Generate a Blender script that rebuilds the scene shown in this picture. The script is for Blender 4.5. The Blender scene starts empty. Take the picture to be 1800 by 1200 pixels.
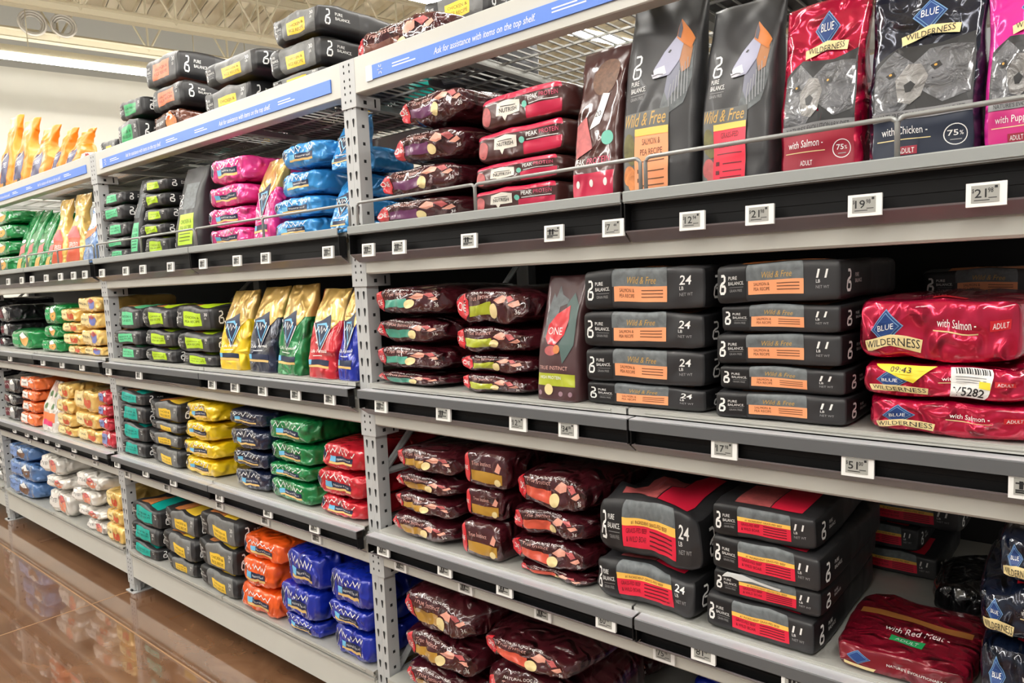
import bpy, math, random
from mathutils import Vector, Matrix, noise

scene = bpy.context.scene
COL = scene.collection
random.seed(7)

# ------------------------------------------------------------------ camera
CAM_POS = (2.25468, -1.75031, 1.85394)
YAW, PITCH, ROLL, F_PX = -0.69679, -0.08816, -0.0419, 1251.96
fw = Vector((math.sin(YAW) * math.cos(PITCH), math.cos(YAW) * math.cos(PITCH), math.sin(PITCH)))
r0 = fw.cross(Vector((0, 0, 1))).normalized()
u0 = r0.cross(fw)
cr = math.cos(ROLL) * r0 + math.sin(ROLL) * u0
cu = -math.sin(ROLL) * r0 + math.cos(ROLL) * u0
cam_data = bpy.data.cameras.new('camera')
cam_data.sensor_width = 36.0
cam_data.lens = F_PX / 1800.0 * 36.0
cam_data.clip_start = 0.02
cam_data.clip_end = 200
cam = bpy.data.objects.new('camera', cam_data)
COL.objects.link(cam)
cam.matrix_world = Matrix(((cr.x, cu.x, -fw.x, CAM_POS[0]), (cr.y, cu.y, -fw.y, CAM_POS[1]),
                           (cr.z, cu.z, -fw.z, CAM_POS[2]), (0, 0, 0, 1)))
scene.camera = cam

# ------------------------------------------------------------------ world, exposure
world = bpy.data.worlds.new('store_air')
scene.world = world
world.use_nodes = True
world.node_tree.nodes['Background'].inputs[0].default_value = (1.0, 0.965, 0.91, 1)
world.node_tree.nodes['Background'].inputs[1].default_value = 0.34
vs = scene.view_settings
vs.view_transform = 'Standard'
vs.look = 'None'
vs.gamma = 1.0
vs.use_curve_mapping = False
vs.exposure = 0.22
LAMP_STRENGTH = 58.0

# ------------------------------------------------------------------ materials
def lin(c):
    out = []
    for v in c:
        v = v / 255.0
        out.append(v / 12.92 if v <= 0.04045 else ((v + 0.055) / 1.055) ** 2.4)
    return (out[0], out[1], out[2], 1.0)

MATS = {}
def mat(name, rgb, rough=0.5, metal=0.0, bump=0.0, scale=8.0, ridged=False, spec=0.5, emit=0.0, var=0.0, coat=0.0):
    if name in MATS:
        return MATS[name]
    m = bpy.data.materials.new(name)
    m.use_nodes = True
    nt = m.node_tree
    b = nt.nodes['Principled BSDF']
    b.inputs['Base Color'].default_value = lin(rgb)
    b.inputs['Roughness'].default_value = rough
    b.inputs['Metallic'].default_value = metal
    b.inputs['Specular IOR Level'].default_value = spec
    b.inputs['Coat Weight'].default_value = coat
    b.inputs['Coat Roughness'].default_value = 0.08
    if emit:
        b.inputs['Emission Color'].default_value = (1, 0.97, 0.92, 1)
        b.inputs['Emission Strength'].default_value = emit
    if bump or var:
        tc = nt.nodes.new('ShaderNodeTexCoord')
        oi = nt.nodes.new('ShaderNodeObjectInfo')
        add = nt.nodes.new('ShaderNodeVectorMath')
        add.operation = 'ADD'
        nz = nt.nodes.new('ShaderNodeTexNoise')
        if ridged:
            nz.noise_type = 'RIDGED_MULTIFRACTAL'
            nz.inputs['Detail'].default_value = 3.0
        else:
            nz.inputs['Detail'].default_value = 4.0
        nz.inputs['Scale'].default_value = scale
        nz.inputs['Distortion'].default_value = 0.6
        nt.links.new(tc.outputs['Object'], add.inputs[0])
        nt.links.new(oi.outputs['Random'], add.inputs[1])
        nt.links.new(add.outputs[0], nz.inputs['Vector'])
        if bump:
            bp = nt.nodes.new('ShaderNodeBump')
            bp.inputs['Strength'].default_value = bump
            bp.inputs['Distance'].default_value = 0.03
            nt.links.new(nz.outputs[0], bp.inputs['Height'])
            nt.links.new(bp.outputs[0], b.inputs['Normal'])
        if var:
            mx = nt.nodes.new('ShaderNodeMix')
            mx.data_type = 'RGBA'
            mx.inputs['A'].default_value = lin([v * (1 - var) for v in rgb])
            mx.inputs['B'].default_value = lin([min(255, v * (1 + var)) for v in rgb])
            nt.links.new(nz.outputs[0], mx.inputs['Factor'])
            nt.links.new(mx.outputs['Result'], b.inputs['Base Color'])
    MATS[name] = m
    return m

def film(name, rgb, rough=0.28, bump=0.45, scale=9.0, metal=0.0, coat=0.6):
    return mat(name, rgb, rough, metal, bump * 1.7, scale * 1.5, True, 0.5, coat=coat)
def ink(name, rgb, rough=0.45):
    return mat('ink_' + name, rgb, rough)

PAINT = mat('rack_grey_paint', (196, 196, 188), 0.42, var=0.03, scale=3)
POST = mat('post_grey_paint', (182, 184, 184), 0.45, var=0.03, scale=5)
STEEL = mat('deck_galvanised', (180, 180, 174), 0.36, 0.25, var=0.05, scale=14)
LIP = mat('lip_grey', (150, 154, 152), 0.4)
TRIMD = mat('trim_dark_grey', (92, 94, 96), 0.45)
TRIMW = mat('trim_top_silver', (205, 206, 212), 0.3, 0.4)
CHAN = mat('channel_black', (13, 13, 14), 0.5, spec=0.25)
CLEAR = mat('channel_lip_plastic', (120, 114, 118), 0.25)
HOLE = mat('punched_hole_dark', (22, 22, 24), 0.9)
WIRE = mat('wire_grey', (150, 152, 150), 0.4, 0.3)
WHITE = ink('white', (235, 235, 232))
BLACK = ink('black', (24, 24, 26))
GREYT = ink('screen_grey', (160, 160, 154))
RODS = mat('mesh_rod_zinc', (170, 170, 165), 0.4, 0.5)

# ------------------------------------------------------------------ object helpers
def tag(o, label=None, cat=None, group=None, kind=None):
    if label: o['label'] = label
    if cat: o['category'] = cat
    if group: o['group'] = group
    if kind: o['kind'] = kind
    return o

def link(name, data, parent=None):
    o = bpy.data.objects.new(name, data)
    COL.objects.link(o)
    if parent is not None:
        o.parent = parent
    return o

class MB:
    def __init__(self):
        self.v, self.f, self.m, self.mats = [], [], [], []
    def mi(self, m):
        if m not in self.mats: self.mats.append(m)
        return self.mats.index(m)
    def box(self, x0, x1, y0, y1, z0, z1, m):
        k = self.mi(m); n = len(self.v)
        self.v += [(x0, y0, z0), (x1, y0, z0), (x1, y1, z0), (x0, y1, z0), (x0, y0, z1), (x1, y0, z1), (x1, y1, z1), (x0, y1, z1)]
        for q in ((0, 3, 2, 1), (4, 5, 6, 7), (0, 1, 5, 4), (1, 2, 6, 5), (2, 3, 7, 6), (3, 0, 4, 7)):
            self.f.append([n + i for i in q]); self.m.append(k)
    def prism(self, prof, x0, x1, m):            # closed (y, z) profile extruded along x
        k = self.mi(m); n = len(self.v); c = len(prof)
        self.v += [(x0, y, z) for y, z in prof] + [(x1, y, z) for y, z in prof]
        for i in range(c):
            j = (i + 1) % c
            self.f.append([n + i, n + j, n + c + j, n + c + i]); self.m.append(k)
        self.f.append([n + i for i in range(c)][::-1]); self.m.append(k)
        self.f.append([n + c + i for i in range(c)]); self.m.append(k)
    def poly(self, pts, m):
        k = self.mi(m); n = len(self.v)
        self.v += [tuple(p) for p in pts]
        self.f.append(list(range(n, n + len(pts)))); self.m.append(k)
    def tube(self, path, r, m, sides=8, closed=False):
        k = self.mi(m); P = [Vector(p) for p in path]; rings = []
        N = len(P)
        for i, p in enumerate(P):
            if closed:
                d = (P[(i + 1) % N] - P[i - 1]).normalized()
            else:
                d = (P[min(i + 1, N - 1)] - P[max(i - 1, 0)]).normalized()
            a = Vector((0, 0, 1)) if abs(d.z) < 0.9 else Vector((0, 1, 0))
            e = d.cross(a).normalized(); g = e.cross(d)
            n = len(self.v)
            self.v += [tuple(p + r * (math.cos(t) * e + math.sin(t) * g)) for t in [2 * math.pi * s / sides for s in range(sides)]]
            rings.append(n)
        for i in range(N if closed else N - 1):
            a, b = rings[i], rings[(i + 1) % N]
            for s in range(sides):
                t = (s + 1) % sides
                self.f.append([a + s, a + t, b + t, b + s]); self.m.append(k)
        if not closed:
            self.f.append([rings[0] + s for s in range(sides)][::-1]); self.m.append(k)
            self.f.append([rings[-1] + s for s in range(sides)]); self.m.append(k)
    def mesh(self, name, smooth=False):
        me = bpy.data.meshes.new(name)
        me.from_pydata(self.v, [], self.f)
        for m in self.mats: me.materials.append(m)
        me.polygons.foreach_set('material_index', self.m)
        if smooth: me.polygons.foreach_set('use_smooth', [True] * len(self.f))
        me.update()
        return me
    def build(self, name, parent=None, smooth=False):
        return link(name, self.mesh(name, smooth), parent)

def empty(name, loc):
    o = link(name, None)
    o.location = loc
    return o

# text outlines as flat triangles, cap height 1, starting at x = 0
TEXTS = {}
def text_tris(s, shear=0.0, bold=0.0):
    key = (s, shear, bold)
    if key in TEXTS: return TEXTS[key]
    cu_ = bpy.data.curves.new('lettering', 'FONT')
    cu_.body = s
    cu_.resolution_u = 2
    cu_.shear = shear
    cu_.offset = bold
    cu_.space_line = 0.85
    o = bpy.data.objects.new('lettering', cu_)
    COL.objects.link(o)
    dg = bpy.context.evaluated_depsgraph_get()
    me = bpy.data.meshes.new_from_object(o.evaluated_get(dg))
    bpy.data.objects.remove(o)
    bpy.data.curves.remove(cu_)
    vs_ = [(v.co.x / 0.7, v.co.y / 0.7) for v in me.vertices]
    fs = [list(p.vertices) for p in me.polygons]
    bpy.data.meshes.remove(me)
    if vs_:
        mx = min(v[0] for v in vs_)
        vs_ = [(x - mx, y) for x, y in vs_]
    w = max((v[0] for v in vs_), default=0)
    TEXTS[key] = (vs_, fs, w)
    return TEXTS[key]

ORDN = ['first', 'second', 'third', 'fourth', 'fifth', 'sixth', 'seventh', 'eighth', 'ninth', 'tenth', 'eleventh', 'twelfth']
# ------------------------------------------------------------------ the shop building: floor, end wall, roof
fm = bpy.data.materials.new('polished_brown_concrete')
fm.use_nodes = True
nt = fm.node_tree; b = nt.nodes['Principled BSDF']
tc = nt.nodes.new('ShaderNodeTexCoord')
mp = nt.nodes.new('ShaderNodeMapping'); mp.inputs['Scale'].default_value = (1.2, 2.2, 1)
n1 = nt.nodes.new('ShaderNodeTexNoise'); n1.inputs['Scale'].default_value = 2.2; n1.inputs['Detail'].default_value = 8; n1.inputs['Distortion'].default_value = 1.2
cr_ = nt.nodes.new('ShaderNodeValToRGB')
cr_.color_ramp.elements[0].position = .3; cr_.color_ramp.elements[0].color = lin((98, 68, 47))
cr_.color_ramp.elements[1].position = .72; cr_.color_ramp.elements[1].color = lin((128, 94, 68))
nt.links.new(tc.outputs['Object'], mp.inputs['Vector']); nt.links.new(mp.outputs[0], n1.inputs['Vector'])
nt.links.new(n1.outputs[0], cr_.inputs[0]); nt.links.new(cr_.outputs[0], b.inputs['Base Color'])
n2 = nt.nodes.new('ShaderNodeTexNoise'); n2.inputs['Scale'].default_value = 3.5; n2.inputs['Detail'].default_value = 4
bp = nt.nodes.new('ShaderNodeBump'); bp.inputs['Strength'].default_value = .05; bp.inputs['Distance'].default_value = .01
nt.links.new(tc.outputs['Object'], n2.inputs['Vector']); nt.links.new(n2.outputs[0], bp.inputs['Height']); nt.links.new(bp.outputs[0], b.inputs['Normal'])
b.inputs['Roughness'].default_value = .1
b.inputs['Specular IOR Level'].default_value = .6
b.inputs['Coat Weight'].default_value = 1.0; b.inputs['Coat Roughness'].default_value = .03
f = MB(); f.box(-11.5, 5, -9, 9, -.1, 0, fm); tag(f.build('floor'), kind='structure')
JOINT = mat('floor_joint_filler', (158, 124, 90), .3)
j = MB(); j.box(-9, 4, -.238, -.230, 0, .0008, JOINT); j.box(-2.42, -2.412, -3, .0, 0, .0008, JOINT); tag(j.build('trim_1'), kind='structure')

E1 = Vector((.24, .97, 0)).normalized(); E2 = Vector((-.97, .24, 0)).normalized()
RO = Vector((-7.2, 1.6, 0))
def frame(o):
    o.matrix_world = Matrix(((E1.x, E2.x, 0, RO.x), (E1.y, E2.y, 0, RO.y), (0, 0, 1, 0), (0, 0, 0, 1)))
    return o
ROOFC = mat('roof_cream_paint', (214, 204, 178), .6)
WALLC = mat('wall_cream_paint', (206, 205, 194), .7, var=.02, scale=2)
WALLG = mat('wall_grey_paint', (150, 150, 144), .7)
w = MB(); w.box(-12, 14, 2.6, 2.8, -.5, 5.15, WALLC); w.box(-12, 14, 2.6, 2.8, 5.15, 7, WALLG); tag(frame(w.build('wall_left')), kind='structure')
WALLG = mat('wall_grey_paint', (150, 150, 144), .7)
c = MB()
prof = []
N = 70
for i in range(N):                                # trapezoid ribbed roof deck, ribs along E2
    a = -14 + i * .4
    c.box(a, a + .16, -16, 2.8, 6.1, 6.12, ROOFC)
    c.box(a + .16, a + .4, -16, 2.8, 6.18, 6.2, ROOFC)
    c.box(a + .15, a + .17, -16, 2.8, 6.1, 6.2, ROOFC); c.box(a + .39, a + .41, -16, 2.8, 6.1, 6.2, ROOFC)
tag(frame(c.build('ceiling')), kind='structure')
TR = mat('truss_cream_paint', (178, 170, 146), .5)
def truss(e2, zl, zh, a0, a1, dirv, lab, step=1.0):
    t = empty('roof_truss', (0, 0, 0)); frame(t)
    tag(t, lab, 'roof truss', 'roof trusses')
    sk = dirv
    for nm, z in (('lower_chord', zl), ('upper_chord', zh)):
        m = MB()
        for dz in (-.05, .05):
            m.tube([(a0, e2 - sk * a0, z + dz), (a1, e2 - sk * a1, z + dz)], .028, TR, 4)
        m.box(a0, a1, e2 - sk * a0 - .01, e2 - sk * a0 + .01, z - .04, z + .04, TR) if abs(sk) < 1e-6 else None
        m.build(nm, t)
    a = a0; i = 0
    while a < a1 - step:
        for q in ((a, zl, a + step / 2, zh), (a + step / 2, zh, a + step, zl), (a, zl, a, zh)):
            m = MB(); m.tube([(q[0], e2 - sk * q[0], q[1]), (q[2], e2 - sk * q[2], q[3])], .014, TR, 5); m.build('web_rod', t)
        a += step; i += 1
truss(.5, 5.0, 5.95, -3, 5.6, 0.0, 'cream open web roof truss next to the end wall, above the lamp row')
truss(-.45, 5.07, 5.98, -2.85, 6.3, 0.0, 'cream open web roof truss nearer to the rack')
truss(-4.4, 5.2, 5.98, -3, 6.3, 0.0, 'cream open web roof truss above the centre bay')
LAMPM = mat('lamp_tube_glow', (255, 252, 244), .4, emit=LAMP_STRENGTH)
def lamp_row(e2, segs, lab):
    for i, (a0, a1) in enumerate(segs):
        L_ = empty('fluorescent_lamp', (0, 0, 0)); frame(L_)
        m = MB(); m.prism([(e2 - .07, 4.63), (e2 + .07, 4.63), (e2 + .05, 4.72), (e2 - .05, 4.72)], a0, a1, TR); m.build('housing', L_)
        m = MB(); m.prism([(e2 - .06, 4.58), (e2 + .06, 4.58), (e2 + .075, 4.63), (e2 - .075, 4.63)], a0 + .02, a1 - .02, LAMPM); m.build('diffuser', L_)
        for a in (a0 + .3, a1 - .3):
            m = MB(); m.tube([(a, e2, 4.72), (a, e2, 6.1)], .006, TR, 5); m.build('hanger', L_)
        tag(L_, 'long white fluorescent lamp in the %s, %s from the aisle' % (lab, ORDN[i]), 'lamp', 'fluorescent lamps in the ' + lab)
SEG = [(-8.0, -5.6), (-5.55, -3.15), (-3.1, -.7), (-.65, 1.75), (1.8, 4.2), (4.25, 6.65)]
lamp_row(0.05, SEG, 'row beside the end wall')
lamp_row(-3.75, SEG, 'row above the centre bay')
lamp_row(-7.4, SEG, 'row above the near bay')
lamp_row(-11.0, SEG, 'row right of the rack')
# coils of cable hung on the truss by the end wall
for a, e, z, r in ((-.26, .43, 5.13, .14), (.06, .43, 5.15, .13)):
    m = MB()
    for k in range(3):
        m.tube([(a + (r - .02 * k) * math.cos(t), e + .03 * k, z + (r - .02 * k) * math.sin(t)) for t in [2 * math.pi * i / 24 for i in range(24)]], .014, mat('cable_grey', (176, 172, 164), .5), 6, True)
    o = frame(m.build('cable_coil', None, True))
    tag(o, 'pale coil of cable hung on the roof truss, %s one' % ('left' if a < -.1 else 'right'), 'cable', 'cable coils on the roof truss')

# ------------------------------------------------------------------ the storage rack
BAY = 2.44
BAYS = [('near', 0.0), ('centre', -BAY), ('far', -2 * BAY), ('farthest', -3 * BAY)]
ZB = {'top': 2.564, 'rail': 1.893, 'mid': 1.307, 'low': .73, 'base': .101}
ZD = {'top': 2.703, 'rail': 2.058, 'mid': 1.475, 'low': .892, 'base': .28}
DEPTH = 1.06

def tear(mb, cx, cz, y, m, s=1.0):
    pts = []
    for i in range(9):
        t = math.pi * i / 8
        pts.append((cx + .0065 * s * math.cos(t), y, cz + .008 * s + .0065 * s * math.sin(t)))
    pts += [(cx - .002 * s, y, cz - .018 * s), (cx + .002 * s, y, cz - .018 * s)]
    mb.poly(pts[::-1], m)

def post_mesh(front):
    m = MB()
    top = 2.69
    m.prism([(0, .012), (.003, .012), (.003, top), (0, top)], 0, .074, POST)
    m.box(.071, .074, .003, .058, .012, top, POST)
    m.box(0, .003, .003, .058, .012, top, POST)
    m.box(.003, .016, .055, .058, .012, top, POST); m.box(.058, .071, .055, .058, .012, top, POST)
    m.box(.035, .039, -.0006, 0, .02, top - .01, POST)
    z = .06
    while z < top - .04:
        tear(m, .02, z, -.0008, HOLE); tear(m, .056, z, -.0008, HOLE)
        m.poly([(.0746, .024, z - .02), (.0746, .036, z - .02), (.0746, .036, z - .008), (.0746, .024, z - .008)], HOLE)
        m.poly([(-.0006, .036, z - .02), (-.0006, .024, z - .02), (-.0006, .024, z - .008), (-.0006, .036, z - .008)], HOLE)
        z += .065
    return m.mesh('front_post')
POSTM = post_mesh(True)
foot = MB(); foot.box(-.012, .1, -.02, .1, 0, .006, POST); foot.box(.078, .09, .01, .03, .006, .05, POST); foot.box(.04, .06, -.014, -.004, .006, .016, HOLE)
FOOTM = foot.mesh('foot_plate')
rear = MB(); rear.box(0, .074, DEPTH - .058, DEPTH, .012, 2.69, POST); REARM = rear.mesh('rear_post')
BR = []
for za, zb_ in ((.25, .25), (.25, 1.1), (1.1, 1.1), (1.1, 1.95), (1.95, 1.95), (1.95, 2.5)):
    q = MB(); q.tube([(.037, .06, za), (.037, DEPTH - .06, zb_)], .014, POST, 6); BR.append(q.mesh('brace'))
names = {0: 'between the near and centre bays', -1: 'between the centre and far bays', -2: 'at the left end of the far bay', 1: 'at the right end of the near bay', -3: 'at the far left end of the rack'}
for k in (1, 0, -1, -2, -3):
    u = empty('rack_upright', (k * BAY, 0, 0))
    tag(u, 'tall grey slotted steel upright ' + names[k], 'rack upright', 'rack uprights')
    link('front_post', POSTM, u); link('rear_post', REARM, u); link('foot_plate', FOOTM, u)
    for b in BR: link('brace', b, u)

def plate_mesh(h0, h1):                       # beam end connector wrapped round the post, z from the beam's lower edge
    m = MB()
    m.box(-.004, .084, -.005, -.0012, h0, h1, POST)
    m.box(.0805, .084, -.0012, .112, h0, min(h1, .0), POST)
    m.box(.0765, .0805, .108, .112, h0, 0, POST)
    for cx in (.022, .054):
        z = h0 + .025; i = 0
        while z < h1 - .01:
            r = .004
            m.poly([(cx + r * math.cos(-t), -.0056, z + 1.4 * r * math.sin(-t)) for t in [2 * math.pi * j / 8 for j in range(8)]], HOLE)
            z += .024 if i % 3 else .03; i += 1
    m.poly([(.0846, .03, h0 + .014), (.0846, .045, h0 + .014), (.0846, .045, h0 + .028), (.0846, .03, h0 + .028)], HOLE)
    m.poly([(.0846, .082, h0 + .008), (.0846, .09, h0 + .008), (.0846, .09, h0 + .04), (.0846, .082, h0 + .04)], HOLE)
    return m.mesh('end_plate')
PLATE = plate_mesh(-.046, .13)
PLATEB = plate_mesh(-.05, .125)

def beam_mesh(h, step=True):
    m = MB()
    if step:
        m.prism([(-.004, .006), (.002, 0), (.05, 0), (.05, h), (.02, h), (.02, h - .03), (-.004, h - .034)], .084, BAY - .004, PAINT)
    else:
        m.prism([(-.004, .003), (0, 0), (.05, 0), (.05, h), (0, h), (-.004, h - .003)], .084, BAY - .004, PAINT)
    return m.mesh('beam_face')
BEAM, BEAMT, BEAMB = beam_mesh(.13), beam_mesh(.132, False), beam_mesh(.135, False)
rearb = MB(); rearb.box(.08, BAY - .002, DEPTH - .06, DEPTH - .02, .02, .12, PAINT); REARB = rearb.mesh('shelf_beam')

solid = MB()
solid.box(.082, BAY - .006, .004, DEPTH, -.022, -.004, STEEL)
x = .0
for (a, b) in ((.082, BAY / 2 - .004), (BAY / 2 + .004, BAY - .006)):
    solid.box(a, b, -.016, DEPTH, -.004, 0, STEEL)
    solid.box(a, b, -.018, -.016, -.018, 0, STEEL)
    for zz in (-.006, -.013): solid.box(a + .05, b - .05, -.021, -.018, zz - .004, zz, STEEL)
SOLID = solid.mesh('shelf_deck')
for k in range(3):                                  # the bottom deck's stepped front nosing
    solid.box(.086, BAY - .008, -.014 + .005 * k, .004, -.045 + .0145 * k, -.0325 + .0145 * k, STEEL)
SOLIDB = solid.mesh('shelf_deck')
mesh_ = MB()
for i in range(48):
    xx = .1 + i * (BAY - .13) / 47
    mesh_.box(xx - .003, xx + .003, .05, DEPTH - .02, -.006, 0, RODS)
for j in range(8):
    yy = .06 + j * (DEPTH - .1) / 7
    mesh_.box(.082, BAY - .01, yy - .004, yy + .004, -.014, -.006, RODS)
for i in range(3):
    xx = .4 + i * .82
    mesh_.box(xx - .02, xx + .02, .05, DEPTH - .02, -.04, -.014, RODS)
MESHD = mesh_.mesh('shelf_deck')

def rail_parts(tier, L):
    """4 ft tag rail: top lip, dark front lip, black channel, clear strip; z relative to the lip's top edge"""
    if tier == 'rail':
        face, ft, fb, cb, lb, fm, back = -.062, 0, -.028, -.105, -.132, LIP, -.02
    else:
        face, ft, fb, cb, lb, fm, back = -.062, 0, -.032, -.072, -.098, TRIMD, -.026
    a = MB(); a.box(.0, L, face + .003, -.019, ft - .003, ft, TRIMW if tier != 'rail' else LIP)
    if tier == 'rail': a.box(0, L, face + .004, back, fb - .004, fb, LIP)
    b = MB(); b.prism([(face + .004, ft), (face, ft - .003), (face, fb), (face + .004, fb)], 0, L, fm)
    c = MB(); c.box(0, L, back - .004, back, cb - .006, (fb - .004) if tier == 'rail' else ft - .004, CHAN)
    c.box(0, .003, face + .006, back, cb, fb, CHAN); c.box(L - .003, L, face + .006, back, cb, fb, CHAN)
    for q in (.35, .7): c.box(0, L, back - .006, back - .004, cb + (fb - cb) * q, cb + (fb - cb) * q + .003, CHAN)
    d = MB(); d.prism([(-.052, cb), (-.048, cb), (-.044, cb - .006), (-.012, lb), (-.014, lb - .003), (-.050, cb - .004)], 0, L, CLEAR)
    d.box(0, L, -.044, back, cb - .008, cb - .006, CHAN)
    return [('top_lip', a.mesh('top_lip')), ('front_lip', b.mesh('front_lip')), ('tag_channel', c.mesh('tag_channel')), ('clear_strip', d.mesh('clear_strip'))]
RP = {t: rail_parts(t, 1.184) for t in ('rail', 'mid', 'low')}
LIPZ = {'rail': 2.074, 'mid': 1.454, 'low': .882}

fence = MB()
fl_, fh = .594, .082
rr = .016
pth = [(0, 0, -.004)] + [(0, 0, fh - rr)] + [(rr - rr * math.cos(t), 0, fh - rr + rr * math.sin(t)) for t in [math.pi / 2 * i / 4 for i in range(1, 5)]]
pth += [(fl_ - p[0], p[1], p[2]) for p in pth[::-1]]
fence.tube(pth, .0055, WIRE, 8)
FENCE = fence.mesh('shelf_guard', True)

SIGNB = ink('sign_blue', (88, 132, 222))
SIGNW = ink('sign_white', (232, 236, 244))
def sign(bx, bay):
    s = MB(); s.box(.19, BAY - .06, -.0095, -.0045, .031, .08, SIGNB)
    o = s.build('shelf_sign'); o.location = (bx, 0, ZB['top'])
    tag(o, 'blue sign strip with white wording along the top beam of the %s bay' % bay, 'sign', 'blue signs on the top beams')
    w = MB(); w.box(.155, .19, -.0098, -.0045, .028, .082, SIGNW); w.build('end_tab', o)
    for k, (s_, x0, sh) in enumerate((('Ask for assistance with items on the top shelf.', .51, .3), ('Ask for assistance with items on the top shelf.', 1.53, .3))):
        vs_, fs, wd = text_tris(s_, sh, .004)
        t = MB(); q = t.mi(SIGNW)
        sc = .43 / wd
        t.v = [(x0 + a * sc, -.0100, .045 + b * .021) for a, b in vs_]; t.f = fs; t.m = [q] * len(fs)
        t.build('lettering', o)
    t = MB()
    for x0, x1 in ((.30, .42), (1.0, 1.12), (1.30, 1.42), (2.02, 2.14)):
        t.box(x0, x1, -.0099, -.0094, .05, .054, SIGNW)
        t.box(x0, x1 - .03, -.0099, -.0094, .060, .064, SIGNW)
    t.build('fine_print', o)
    t = MB()
    for i in range(6):
        a = math.pi * i / 3
        t.tube([(.235 + .006 * math.cos(a), -.0098, .056 + .008 * math.sin(a)), (.235 + .013 * math.cos(a), -.0098, .056 + .018 * math.sin(a))], .0018, SIGNW, 5)
    t.build('spark_mark', o)

TW = {'top': 'top', 'rail': 'railed shelf', 'mid': 'middle shelf', 'low': 'lower shelf', 'base': 'bottom shelf'}
for bay, bx in BAYS:
    for t in ('top', 'rail', 'mid', 'low', 'base'):
        dz = .008 if (bay == 'near' and t == 'low') else 0
        bm = empty('shelf_beam', (bx, 0, ZB[t] + dz))
        tag(bm, 'grey steel front beam under the %s of the %s bay' % (TW[t] if t != 'top' else 'top shelf', bay), 'shelf beam', 'front beams of the rack')
        link('beam_face', {'top': BEAMT, 'base': BEAMB}.get(t, BEAM), bm)
        link('end_plate', PLATEB if t == 'base' else PLATE, bm)
        if t != 'base':
            rbm = link('shelf_beam', REARB); rbm.location = (bx, 0, ZB[t])
            tag(rbm, 'grey rear beam at the back of the %s, %s bay' % (TW[t] if t != 'top' else 'top shelf', bay), 'shelf beam', 'rear beams of the rack')
        dk = link('shelf_deck', {'top': MESHD, 'base': SOLIDB}.get(t, SOLID)); dk.location = (bx, 0, ZD[t])
        tag(dk, ('open wire deck of the top shelf, %s bay' if t == 'top' else 'ribbed galvanised deck of the ' + TW[t] + ', %s bay') % bay, 'shelf deck', 'shelf decks')
        if t in RP:
            for x0, side in ((.058, 'left'), (1.25, 'right')):
                r = empty('shelf_edge_rail', (bx + x0, 0, LIPZ[t]))
                tag(r, '%s half of the dark tag rail on the %s edge, %s bay' % (side, TW[t], bay), 'tag rail', 'tag rails along the shelf edges')
                for nm, me in RP[t]: link(nm, me, r)
    for i in range(4):
        f = link('shelf_guard', FENCE); f.location = (bx + .112 + i * .5945 + (.015 if i > 1 else 0), -.052, 2.074)
        tag(f, 'bent grey wire guard, %s from the left on the railed shelf, %s bay' % (['first', 'second', 'third', 'fourth'][i], bay), 'shelf guard', 'wire guards on the railed shelf')
    if bay != 'farthest': sign(bx, bay)
    bp = MB(); bp.box(bx + .0, bx + BAY - .002, DEPTH + .01, DEPTH + .02, .05, 2.5, mat('shelf_shade_dark', (24, 23, 24), .7))  # dark sheet added to stand for the shade deep in the stocked shelves
    o = bp.build('shade_sheet'); tag(o, 'dark sheet added for the shade at the rear of the %s bay' % bay, 'shade sheet', 'shade sheets behind the rack')
for x_, bay, z_ in ((1.19, 'near', 2.664), (-4.4, 'far', 2.62)):
    s = MB(); s.box(x_, x_ + .1, -.0105, -.0096 if bay == 'far' else -.0045, z_ - .02, z_ + .02, ink('tag_yellow', (236, 214, 120)))
    o = s.build('shelf_sticker'); tag(o, 'small yellow sticker on the top beam of the %s bay' % bay, 'sticker')


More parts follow.
